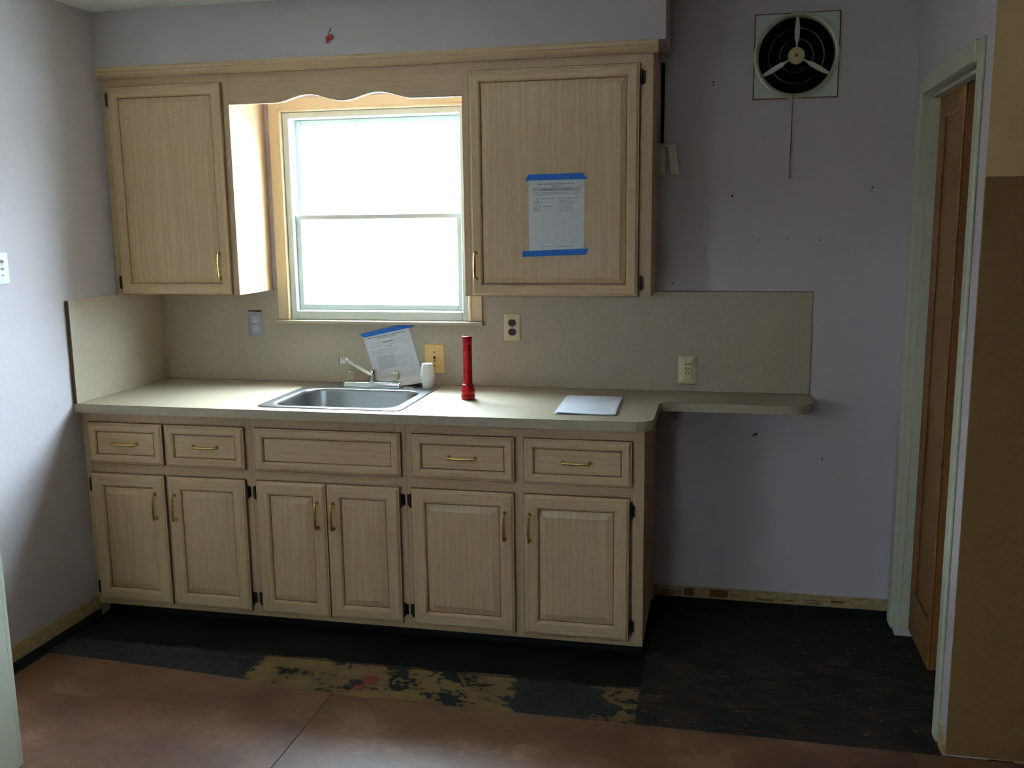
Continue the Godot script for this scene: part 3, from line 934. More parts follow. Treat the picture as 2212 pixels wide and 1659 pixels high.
func build_counter() -> void:
	var c := thing("countertop", "long beige speckled laminate countertop narrowing to a rounded shelf at right", "countertop", Vector3(1.15, 0.88, 0.32))
	var outer := counter_outline()
	# top with the sink cut-out, joined by a slit
	var hole := rrect(0.785, 1.320, 0.065, 0.565, 0.04, 5)
	var ki := 0
	var best := 1e9
	for i in hole.size():
		var d: float = Vector2(hole[i]).distance_to(Vector2(0.785, 0.565))
		if d < best:
			best = d
			ki = i
	var area := 0.0
	for i in outer.size(): area += outer[i].cross(outer[(i + 1) % outer.size()])
	var harea := 0.0
	for i in hole.size(): harea += Vector2(hole[i]).cross(hole[(i + 1) % hole.size()])
	if signf(area) == signf(harea):
		hole.reverse()
		ki = hole.size() - 1 - ki
	var merged := PackedVector2Array()
	for i in outer.size(): merged.append(outer[i])
	# the last outline point is the front left corner; add a point on the front edge under the slit
	var slit := Vector2(hole[ki].x, 0.6465)
	var full := PackedVector2Array()
	for i in merged.size() - 1: full.append(merged[i])
	full.append(slit)
	for i in hole.size() + 1: full.append(hole[(ki + i) % hole.size()])
	full.append(slit + Vector2(-0.0003, 0))
	full.append(merged[merged.size() - 1])
	var b := mb()
	b.t = Transform3D(Basis(Vector3(1, 0, 0), Vector3(0, 0, 1), Vector3(0, 1, 0)), Vector3(0, 0, 0) - c.position)
	b.prism(full, 0.8795, 0.9140, true, false)
	for i in hole.size():
		var p: Vector2 = hole[i]
		var q: Vector2 = hole[(i + 1) % hole.size()]
		var m := Vector2(1.05, 0.315) - (p + q) / 2
		b.quad(Vector3(p.x, p.y, 0.8795), Vector3(q.x, q.y, 0.8795), Vector3(q.x, q.y, 0.914), Vector3(p.x, p.y, 0.914), Vector3(m.x, m.y, 0))
	part("counter_slab", b, M.laminate, c)
	# edge band with the fine dark line at its top
	b = mb()
	b.t = Transform3D(Basis(Vector3(1, 0, 0), Vector3(0, 0, 1), Vector3(0, 1, 0)), Vector3(0, 0, 0) - c.position)
	b.prism(outer, 0.8795, 0.9128, false, true)
	part("edge_band", b, M.laminate, c)
	b = mb()
	b.t = Transform3D(Basis(Vector3(1, 0, 0), Vector3(0, 0, 1), Vector3(0, 1, 0)), Vector3(0, 0, 0) - c.position)
	b.prism(outer, 0.9128, 0.9140, false, true)
	part("edge_line", b, M.edge_dark, c)
	# backsplash
	var s := thing("backsplash", "long beige laminate backsplash behind the sink with outlets in it", "backsplash", Vector3(1.4, 0.914, 0))
	b = mb()
	b.t = at(-s.position)
	for r in [[0.0155, 0.592, 0.9145, 1.323], [0.592, 1.527, 0.9145, 1.1755], [1.527, 2.866, 0.9145, 1.323]]:
		b.box(Vector3(r[0], r[2], 0.0002), Vector3(r[1], r[3], 0.0045))
	part("back_panel", b, M.laminate, s)
	b = mb()
	b.t = at(-s.position)
	b.box(Vector3(2.2545, 1.323, 0.0002), Vector3(2.866, 1.3252, 0.005))
	b.box(Vector3(2.866, 0.9145, 0.0002), Vector3(2.8676, 1.3252, 0.005))
	b.box(Vector3(0.0155, 0.9142, 0.0045), Vector3(2.866, 0.9155, 0.0052))
	part("edge_line", b, M.edge_dark, s)
	s = thing("backsplash", "short beige laminate backsplash panel on the left side wall", "backsplash", Vector3(0.0, 0.914, 0.32))
	b = mb()
	b.t = at(-s.position)
	b.box(Vector3(0.0002, 0.9145, 0.0005), Vector3(0.015, 1.3233, 0.645))
	part("side_panel", b, M.laminate, s)
	b = mb()
	b.t = at(-s.position)
	b.box(Vector3(0.0002, 0.9145, 0.645), Vector3(0.0152, 1.3245, 0.6462))
	part("end_edge", b, M.edge_dark, s)
	b = mb()
	b.t = at(-s.position)
	b.box(Vector3(0.0002, 1.3233, 0.306), Vector3(0.0150, 1.3248, 0.645))
	part("top_edge", b, M.casing_tan, s)

func rrect(x0: float, x1: float, z0: float, z1: float, r: float, k: int) -> Array:
	var o := []
	o += arc(Vector2(x1 - r, z1 - r), r, 0, PI / 2, k)
	o += arc(Vector2(x0 + r, z1 - r), r, PI / 2, PI, k)
	o += arc(Vector2(x0 + r, z0 + r), r, PI, PI * 1.5, k)
	o += arc(Vector2(x1 - r, z0 + r), r, PI * 1.5, TAU, k)
	return o

func ring3(x0: float, x1: float, z0: float, z1: float, r: float, y: float, o: Vector3) -> Array:
	var a := []
	for q in rrect(x0, x1, z0, z1, r, 8): a.append(Vector3(q.x, y, q.y) + o)
	return a

func build_sink() -> void:
	var s := thing("sink", "single-bowl stainless steel sink set into the countertop", "sink", Vector3(1.05, 0.914, 0.31))
	var o := -s.position
	var b := mb()
	var ys := 0.9142
	b.loft([
		ring3(0.757, 1.348, 0.036, 0.594, 0.035, ys, o), ring3(0.758, 1.347, 0.037, 0.593, 0.035, ys + 0.003, o), ring3(0.762, 1.343, 0.041, 0.589, 0.033, ys + 0.0048, o),
		ring3(0.770, 1.335, 0.049, 0.581, 0.03, ys + 0.0045, o), ring3(0.790, 1.315, 0.130, 0.563, 0.06, ys + 0.0035, o), ring3(0.797, 1.308, 0.158, 0.556, 0.075, ys + 0.002, o), ring3(0.801, 1.304, 0.163, 0.552, 0.075, ys - 0.002, o), ring3(0.804, 1.301, 0.166, 0.549, 0.075, ys - 0.012, o),
		ring3(0.812, 1.293, 0.173, 0.541, 0.07, ys - 0.12, o), ring3(0.820, 1.285, 0.181, 0.533, 0.065, ys - 0.148, o), ring3(0.836, 1.269, 0.197, 0.517, 0.055, ys - 0.160, o), ring3(0.86, 1.245, 0.22, 0.494, 0.05, ys - 0.164, o), ring3(1.02, 1.085, 0.33, 0.39, 0.028, ys - 0.168, o), ring3(1.05, 1.056, 0.356, 0.362, 0.0028, ys - 0.168, o)], -1.0)
	part("basin", b, M.steel, s)
	b = mb()
	b.t = at(Vector3(1.0525, ys - 0.1675, 0.36) + o)
	b.lathe([Vector2(0.04, 0), Vector2(0.038, 0.003), Vector2(0.03, 0.002), Vector2(0.026, -0.001), Vector2(0, -0.001)], 20)
	part("drain", b, M.chrome, s)
	b = mb()
	b.t = at(Vector3(1.2575, ys + 0.0042, 0.105) + o)
	b.lathe([Vector2(0.0185, 0), Vector2(0.018, 0.0008), Vector2(0, 0.0008)], 20)
	part("spare_hole", b, M.dark_void, s, "empty round sprayer hole")
	# faucet
	var f := thing("faucet", "chrome two-handle kitchen faucet with its spout swung to the left", "faucet", Vector3(1.06, 0.9185, 0.098))
	o = -f.position
	b = mb()
	b.t = at(o)
	var y0 := 0.9187
	b.loft([ring3(0.925, 1.193, 0.068, 0.124, 0.012, y0, o), ring3(0.926, 1.192, 0.069, 0.123, 0.012, y0 + 0.014, o), ring3(0.929, 1.189, 0.072, 0.120, 0.012, y0 + 0.019, o), ring3(0.94, 1.178, 0.08, 0.112, 0.010, y0 + 0.021, o), ring3(1.0, 1.1, 0.09, 0.1, 0.004, y0 + 0.0215, o)], -1.0)
	var bp := mb()
	bp.loft([ring3(0.925, 1.193, 0.068, 0.124, 0.012, y0, o), ring3(0.926, 1.192, 0.069, 0.123, 0.012, y0 + 0.014, o), ring3(0.929, 1.189, 0.072, 0.120, 0.012, y0 + 0.019, o), ring3(0.94, 1.178, 0.08, 0.112, 0.010, y0 + 0.021, o), ring3(1.0, 1.1, 0.09, 0.1, 0.004, y0 + 0.0215, o)], -1.0)
	part("base_plate", bp, M.chrome, f)
	b = mb()
	b.t = at(Vector3(1.058, y0 + 0.020, 0.095) + o)
	b.lathe([Vector2(0.021, 0), Vector2(0.021, 0.008), Vector2(0.0165, 0.013), Vector2(0.0165, 0.045), Vector2(0.0150, 0.051), Vector2(0.006, 0.053), Vector2(0, 0.053)], 20)
	part("spout_collar", b, M.chrome, f)
	# squared bar spout
	b = mb()
	var a := Vector3(1.056, 0.966, 0.100) + o
	var e := Vector3(0.966, 1.046, 0.185) + o
	var dz := (e - a).normalized()
	var sx := Vector3.UP.cross(dz).normalized()
	var uy := dz.cross(sx).normalized()
	var L := (e - a).length()
	b.t = Transform3D(Basis(sx, uy, dz), a)
	b.box(Vector3(-0.0085, -0.0075, 0.0), Vector3(0.0085, 0.0075, L), 2, 0.0025)
	b.t = Transform3D(Basis(sx, Vector3.UP, sx.cross(Vector3.UP)), e)
	b.box(Vector3(-0.0105, -0.016, -0.006), Vector3(0.0105, 0.010, 0.022), 2, 0.0025)
	part("spout", b, M.chrome, f)
	for x in [0.954, 1.157]:
		b = mb()
		b.t = at(Vector3(x, y0 + 0.019, 0.097) + o)
		b.lathe([Vector2(0.015, 0), Vector2(0.015, 0.004), Vector2(0.008, 0.006), Vector2(0.008, 0.012)], 16)
		part("knob_stem", b, M.chrome, f)
		b = mb()
		var loops := []
		for q in [[0.010, 0.010], [0.017, 0.013], [0.0195, 0.022], [0.0195, 0.036], [0.017, 0.044], [0.009, 0.047], [0.0004, 0.0475]]:
			var ring := []
			for i in 40:
				var an := TAU * i / 40
				var r: float = q[0] * (1.0 + 0.06 * cos(an * 8.0))
				ring.append(Vector3(x + r * cos(an), y0 + 0.019 + q[1], 0.097 + r * sin(an)) + o)
			loops.append(ring)
		var lo := []
		for i in 40: lo.append(Vector3(x, y0 + 0.029, 0.097) + o)
		loops.push_front(lo)
		b.loft(loops, -1.0)
		part("knob", b, M.acrylic, f, "clear fluted acrylic knob")

# ---------------------------------------------------------------- exhaust fan

func build_fan() -> void:
	var f := thing("exhaust_fan", "round wall exhaust fan on a white square plate, high on the right", "fan", Vector3(2.769, 2.217, 0.0))
	var z1 := 0.010
	var hw := 0.1565
	# plate with a round hole
	var b := mb()
	var sq := []
	var ci := []
	for i in 64:
		var a := TAU * (i + 0.5) / 64
		var d := Vector2(cos(a), sin(a))
		sq.append(d * (hw - 0.004) / maxf(absf(d.x), absf(d.y)))
		ci.append(d * 0.146)
	for i in 64:
		var j := (i + 1) % 64
		var s0: Vector2 = sq[i]; var s1: Vector2 = sq[j]; var c0: Vector2 = ci[i]; var c1: Vector2 = ci[j]
		b.quad(Vector3(s0.x, s0.y, z1), Vector3(s1.x, s1.y, z1), Vector3(c1.x, c1.y, z1), Vector3(c0.x, c0.y, z1), Vector3(0, 0, 1))
		b.quad(Vector3(s0.x, s0.y, 0.001), Vector3(s1.x, s1.y, 0.001), Vector3(s1.x, s1.y, z1), Vector3(s0.x, s0.y, z1), Vector3(s0.x, s0.y, 0))
	b.tri(Vector3(hw - 0.004, hw - 0.004, z1), Vector3(sq[7].x, sq[7].y, z1), Vector3(sq[8].x, sq[8].y, z1), Vector3(0, 0, 1), Vector3(0, 0, 1), Vector3(0, 0, 1))
	for q in [[7, 8, 1, 1], [23, 24, -1, 1], [39, 40, -1, -1], [55, 56, 1, -1]]:
		b.tri(Vector3(q[2] * (hw - 0.004), q[3] * (hw - 0.004), z1), Vector3(sq[q[0]].x, sq[q[0]].y, z1), Vector3(sq[q[1]].x, sq[q[1]].y, z1), Vector3(0, 0, 1), Vector3(0, 0, 1), Vector3(0, 0, 1))
	part("plate", b, M.enamel, f, "white enamel mounting plate")
	b = mb()
	for r in [[-hw, -hw + 0.005, -hw, hw], [hw - 0.005, hw, -hw, hw], [-hw, hw, -hw, -hw + 0.005], [-hw, hw, hw - 0.005, hw]]:
		b.box(Vector3(r[0], r[2], 0.0005), Vector3(r[1], r[3], z1 - 0.001), 1, 0.001)
	part("plate_edge", b, M.rust, f, "rusty plate edge")
	# chrome bezel
	b = mb()
	b.t = at(Vector3.ZERO, Basis(Vector3.RIGHT, PI / 2))
	b.lathe([Vector2(0.157, 0.010), Vector2(0.156, 0.016), Vector2(0.153, 0.018), Vector2(0.150, 0.017), Vector2(0.1495, 0.021), Vector2(0.147, 0.024), Vector2(0.143, 0.022), Vector2(0.139, 0.014), Vector2(0.1375, 0.006)], 64)
	part("bezel", b, M.old_chrome, f, "chrome bezel ring")
	b = mb()
	b.t = at(Vector3.ZERO, Basis(Vector3.RIGHT, PI / 2))
	var pr := [Vector2(0.0, -0.115), Vector2(0.137, -0.115), Vector2(0.1375, 0.008)]
	for i in pr.size() - 1:
		for k in 48:
			var a0 := TAU * k / 48
			var a1 := TAU * (k + 1) / 48
			var p := [Vector3(pr[i].x * cos(a0), pr[i].y, pr[i].x * sin(a0)), Vector3(pr[i].x * cos(a1), pr[i].y, pr[i].x * sin(a1)), Vector3(pr[i + 1].x * cos(a1), pr[i + 1].y, pr[i + 1].x * sin(a1)), Vector3(pr[i + 1].x * cos(a0), pr[i + 1].y, pr[i + 1].x * sin(a0))]
			b.quad(p[0], p[1], p[2], p[3], Vector3(-cos(a0), 1, -sin(a0)))
	part("housing", b, M.fan_black, f)
	for k in 4:
		b = mb()
		b.t = at(Vector3(0, 0, -0.075), Basis(Vector3(0, 0, 1), 0.35 + k * PI / 2) * Basis(Vector3.RIGHT, 0.5))
		b.prism(PackedVector2Array([Vector2(0.02, -0.012), Vector2(0.05, -0.032), Vector2(0.10, -0.042), Vector2(0.118, -0.02), Vector2(0.12, 0.02), Vector2(0.10, 0.034), Vector2(0.05, 0.022), Vector2(0.02, 0.012)]), -0.001, 0.001)
		part("fan_blade", b, M.fan_black, f)
	b = mb()
	b.t = at(Vector3.ZERO, Basis(Vector3.RIGHT, PI / 2))
	b.lathe([Vector2(0.03, -0.11), Vector2(0.03, 0.0), Vector2(0.0, 0.0)], 20)
	part("motor", b, M.fan_black, f)
	for r in [0.101, 0.062]:
		b = mb()
		var path := []
		var rad := []
		for i in 65:
			var a := TAU * i / 64
			path.append(Vector3(cos(a) * r, sin(a) * r, 0.004))
			rad.append(0.0022)
		b.tube(path, rad, 8, false)
		part("guard_ring", b, M.fan_wire, f)
	for k in 3:
		b = mb()
		b.t = at(Vector3.ZERO, Basis(Vector3(0, 0, 1), PI / 2 + k * TAU / 3))
		b.prism(PackedVector2Array([Vector2(0.026, -0.0025), Vector2(0.046, -0.003), Vector2(0.062, -0.0085), Vector2(0.10, -0.0095), Vector2(0.13, -0.006), Vector2(0.145, -0.003), Vector2(0.145, 0.003), Vector2(0.13, 0.006), Vector2(0.10, 0.0095), Vector2(0.062, 0.0085), Vector2(0.046, 0.003), Vector2(0.026, 0.0025)]), 0.008, 0.012)
		part("spoke", b, M.old_chrome, f)
	b = mb()
	b.t = at(Vector3(0, 0, 0.006), Basis(Vector3.RIGHT, PI / 2))
	b.lathe([Vector2(0.031, 0), Vector2(0.031, 0.006), Vector2(0.027, 0.011), Vector2(0.012, 0.014), Vector2(0.006, 0.014), Vector2(0.005, 0.011), Vector2(0, 0.011)], 28)
	part("hub", b, M.cream_hub, f, "cream hub cap")
	b = mb()
	b.t = at(Vector3(0, 0, 0.0172), Basis(Vector3.RIGHT, PI / 2))
	b.lathe([Vector2(0.006, 0), Vector2(0.006, 0.003), Vector2(0, 0.0035)], 12)
	part("hub_screw", b, M.rust, f)
	b = mb()
	b.tube([Vector3(-0.007, -0.142, 0.024), Vector3(-0.008, -0.20, 0.020), Vector3(-0.009, -0.30, 0.014), Vector3(-0.0105, -0.436, 0.012)], [0.0017, 0.0017, 0.0017, 0.0017], 8)
	part("pull_cord", b, M.cord, f)
	b = mb()
	b.t = at(Vector3(-0.0105, -0.457, 0.012))
	b.lathe([Vector2(0, 0), Vector2(0.005, 0.001), Vector2(0.006, 0.008), Vector2(0.0035, 0.020), Vector2(0.002, 0.023), Vector2(0, 0.023)], 12)
	part("pull_knob", b, M.cream_hub, f, "cream pull knob")

# ---------------------------------------------------------------- outlets and switches

func plate_mesh(w: float, h: float, d: float, bev: float) -> MB:
	var b := mb()
	b.loft([ring3(-w / 2, w / 2, -h / 2, h / 2, 0.004, 0.0, Vector3.ZERO), ring3(-w / 2, w / 2, -h / 2, h / 2, 0.004, d * 0.35, Vector3.ZERO), ring3(-w / 2 + bev, w / 2 - bev, -h / 2 + bev, h / 2 - bev, 0.003, d, Vector3.ZERO), ring3(-0.0005, 0.0005, -0.0005, 0.0005, 0.0001, d, Vector3.ZERO)], -1.0)
	# turn from y-up to facing z
	var r := Basis(Vector3.RIGHT, PI / 2)
	for i in b.v.size():
		b.v[i] = r * b.v[i]
		b.n[i] = r * b.n[i]
	return b

func socket_face(b: MB, cx: float, cy: float, z0: float, z1: float, r := 0.0172) -> void:
	var p := PackedVector2Array()
	for i in 28:
		var a := TAU * i / 28
		p.append(Vector2(cx + cos(a) * r, cy + clampf(sin(a) * r, -0.0142, 0.0142)))
	b.prism(p, z0, z1)

func screw(b: MB, x: float, y: float, z: float) -> void:
	var k := b.t
	b.t = at(Vector3(x, y, z), Basis(Vector3.RIGHT, PI / 2))
	b.lathe([Vector2(0.0035, 0), Vector2(0.003, 0.001), Vector2(0, 0.0014)], 10)
	b.t = k

func build_outlets() -> void:
	var o := thing("outlet", "grey paint-smeared outlet plate on the backsplash below the left cabinet", "outlet", Vector3(0.475, 1.1718, 0.0047), "outlets on the backsplash")
	part("plate", plate_mesh(0.068, 0.114, 0.006, 0.004), M.grey_plate, o)
	for s in [1, -1]:
		var b := mb()
		socket_face(b, 0.004, s * 0.0195, 0.0055, 0.0085)
		var so := part("socket", b, M.plate_worn, o)
		b = mb()
		for x in [-0.0035, 0.0085]: b.box(Vector3(x - 0.001, s * 0.0195 - 0.001, 0.008), Vector3(x + 0.001, s * 0.0195 + 0.006, 0.0089))
		part("slot", b, M.grey_metal, so)
	var b := mb()
	b.box(Vector3(-0.032, 0.0565, 0.0), Vector3(0.032, 0.0595, 0.004))
	part("plate_gap", b, M.dark_void, o)
	o = thing("outlet", "ivory outlet plate with two black sockets right of the window", "outlet", Vector3(1.6548, 1.170, 0.0047), "outlets on the backsplash")
	part("plate", plate_mesh(0.071, 0.115, 0.007, 0.008), M.ivory, o)
	for s in [1, -1]:
		b = mb()
		socket_face(b, 0.0, s * 0.0195, 0.0065, 0.0085, 0.017)
		var so := part("socket", b, M.black_plastic, o, "black socket face")
		b = mb()
		for x in [-0.006, 0.006]: b.box(Vector3(x - 0.001, s * 0.0195 - 0.001, 0.008), Vector3(x + 0.001, s * 0.0195 + 0.006, 0.0088))
		part("slot", b, M.dark_void, so)
	b = mb()
	screw(b, 0, 0, 0.0068)
	part("screw", b, M.grey_metal, o)
	o = thing("switch_plate", "oversized yellowed switch plate behind the foam cups", "switch", Vector3(1.3087, 1.0292, 0.0047))
	part("plate", plate_mesh(0.0885, 0.126, 0.006, 0.003), M.ivory_yellow, o)
	b = mb()
	b.box(Vector3(-0.005, -0.012, 0.0055), Vector3(0.005, 0.012, 0.0066), 1, 0.0005)
	part("switch_slot", b, M.rust, o)
	b = mb()
	b.t = at(Vector3(0, -0.002, 0.006), Basis(Vector3.RIGHT, 0.5))
	b.box(Vector3(-0.0032, -0.004, 0), Vector3(0.0032, 0.004, 0.013), 2, 0.001)
	part("toggle", b, M.ivory_yellow, o)
	for s in [1, -1]:
		b = mb()
		screw(b, 0, s * 0.030, 0.0058)
		part("screw", b, M.rust, o)
	o = thing("outlet", "ivory deep outlet with rows of small slots above the narrow counter shelf", "outlet", Vector3(2.3865, 1.0046, 0.0047), "outlets on the backsplash")
	part("plate", plate_mesh(0.076, 0.118, 0.016, 0.018), M.ivory, o)
	b = mb()
	b.box(Vector3(-0.015, -0.034, 0.0145), Vector3(0.015, 0.034, 0.0185), 1, 0.002)
	var so2 := part("socket", b, M.ivory, o)
	for q in [[-0.006, 0.024, .0045, .0022], [0.0065, 0.025, .003, .003], [-0.0065, 0.008, .002, .0035], [0.005, 0.008, .002, .003], [0, -0.002, .0055, .0012], [-0.0065, -0.013, .002, .0035], [0.005, -0.013, .002, .003]]:
		b = mb()
		b.box(Vector3(q[0] - q[2], q[1] - q[3], 0.018), Vector3(q[0] + q[2], q[1] + q[3], 0.0188))
		part("slot", b, M.rust, so2)
	# switch on the left wall
	o = thing("switch_plate", "white combination switch and outlet plate on the left wall at the picture edge", "switch", Vector3(0.0002, 1.467, 0.968))
	o.rotation.y = PI / 2
	part("plate", plate_mesh(0.070, 0.114, 0.006, 0.004), M.white_plastic, o)
	b = mb()
	b.box(Vector3(-0.0055, 0.010, 0.0055), Vector3(0.0055, 0.032, 0.0066), 1, 0.0005)
	part("switch_slot", b, M.grey_plate, o)
	b = mb()
	b.t = at(Vector3(0, 0.022, 0.006), Basis(Vector3.RIGHT, -0.5))
	b.box(Vector3(-0.0035, -0.004, 0), Vector3(0.0035, 0.004, 0.012), 2, 0.001)
	part("toggle", b, M.white_plastic, o)
	b = mb()
	b.box(Vector3(-0.008, -0.006, 0.0055), Vector3(0.008, 0.004, 0.0068), 1, 0.001)
	part("socket", b, M.black_plastic, o)
	b = mb()
	b.box(Vector3(-0.006, -0.028, 0.0055), Vector3(0.006, -0.020, 0.0066), 1, 0.001)
	part("pilot_light", b, M.grey_plate, o)

# ---------------------------------------------------------------- papers and small things

func page_image(kind: int) -> Image:
	var w := 440
	var h := 570
	var im := Image.create(w, h, false, Image.FORMAT_RGB8)
	im.fill(Color(0.90, 0.90, 0.92))
	var r := RandomNumberGenerator.new()
	r.seed = 100 + kind
	var ink := Color(0.33, 0.34, 0.37)
	var line := func(x0: int, x1: int, y: int, th: int, dens: float, c: Color):
		var x := x0
		while x < x1:
			var l := r.randi_range(8, 30)
			l = mini(l, x1 - x)
			for k in range(0, l, 2):
				if r.randf() < dens:
					var hh := r.randi_range(maxi(1, th - 3), th)
					im.fill_rect(Rect2i(x + k, y + th - hh, r.randi_range(1, 2), hh), c)
			x += l + 5
	if kind == 0:
		line.call(80, 360, 42, 8, 0.95, ink)
		line.call(185, 260, 60, 7, 0.9, ink)
		im.fill_rect(Rect2i(38, 76, 366, 20), Color(0.45, 0.46, 0.48))
		im.fill_rect(Rect2i(41, 79, 360, 14), Color(0.84, 0.84, 0.86))
		line.call(100, 345, 82, 9, 1.0, ink)
		for i in 3: line.call(40, 400 if i < 2 else 120, 106 + i * 11, 6, 0.8, Color(0.5, 0.5, 0.53))
		for x in [60, 236]: line.call(x, x + 150, 152, 7, 0.95, ink)
		for i in 3: line.call(42, 100 if i != 1 else 140, 172 + i * 10, 6, 0.9, Color(0.45, 0.45, 0.48))
		for i in 4: line.call(236, 340 + (i * 37) % 50, 168 + i * 10, 6, 0.8, Color(0.5, 0.5, 0.53))
		line.call(42, 100, 214, 7, 0.95, ink)
		line.call(116, 200, 212, 7, 0.95, ink)
		for i in 3: line.call(42, 96, 226 + i * 10, 6, 0.85, Color(0.45, 0.45, 0.48))
		for i in 3: line.call(118, 210, 226 + i * 10, 5, 0.5, Color(0.55, 0.55, 0.58))
		for i in 4: line.call(236, 345, 212 + i * 11, 6, 0.7, Color(0.5, 0.5, 0.53))
		for x in [112, 228, 280]: im.fill_rect(Rect2i(x, 250, 1, 240), Color(0.62, 0.63, 0.66))
		for i in 24: line.call(40, 402, 262 + i * 10, 4, 0.35, Color(0.68, 0.68, 0.71))
		line.call(90, 350, 520, 6, 0.8, Color(0.45, 0.45, 0.48))
	elif kind == 1:
		line.call(40, 400, 30, 8, 1.0, ink)
		line.call(120, 310, 44, 8, 1.0, ink)
		line.call(60, 380, 84, 6, 0.6, Color(0.55, 0.55, 0.58))
		line.call(170, 270, 86, 10, 1.0, ink)
		line.call(40, 400, 112, 6, 0.6, Color(0.5, 0.5, 0.53))
		line.call(190, 240, 128, 7, 1.0, ink)
		for i in 3: line.call(40, 300 - i * 20, 150 + i * 16, 6, 0.7, Color(0.5, 0.5, 0.53))
		im.fill_rect(Rect2i(70, 205, 170, 120), Color(0.83, 0.835, 0.855))
		for i in 9: line.call(74, 236, 210 + i * 13, 6, 0.55, Color(0.58, 0.58, 0.61))
		for i in 6: line.call(250, 390, 230 + i * 18, 6, 0.65, Color(0.5, 0.5, 0.53))
		for i in 10: line.call(40, 400, 350 + i * 18, 5, 0.4, Color(0.65, 0.65, 0.68))
	else:
		for i in 26: line.call(50, 390, 50 + i * 18, 5, 0.45, Color(0.6, 0.6, 0.63))
	return im

func paper_mat(kind: int) -> StandardMaterial3D:
	var m := mat(Color.WHITE, 0.75)
	m.albedo_texture = tex(page_image(kind))
	return m

func sheet_grid(fn: Callable, nu: int, nv: int, th: float) -> MB:
	# fn(u, v) -> Vector3, u to the right, v downwards; a thin two-sided sheet
	var b := mb()
	for i in nu:
		for j in nv:
			var p := []
			var u := []
			for k in [[0, 0], [1, 0], [1, 1], [0, 1]]:
				var q := Vector2(float(i + k[0]) / nu, float(j + k[1]) / nv)
				u.append(q)
				p.append(fn.call(q.x, q.y))
			var nn: Vector3 = (p[1] - p[0]).cross(p[0] - p[3]).normalized()
			b.quad(p[0], p[1], p[2], p[3], nn, u[0], u[1], u[2], u[3])
			var d := nn * -th
			b.quad(p[0] + d, p[1] + d, p[2] + d, p[3] + d, -nn)
	return b

func tape_mesh(pts: Array, z: float) -> MB:
	var b := mb()
	var pl := PackedVector2Array()
	for q in pts: pl.append(Vector2(q[0], q[1]))
	b.prism(pl, z, z + 0.0008)
	return b

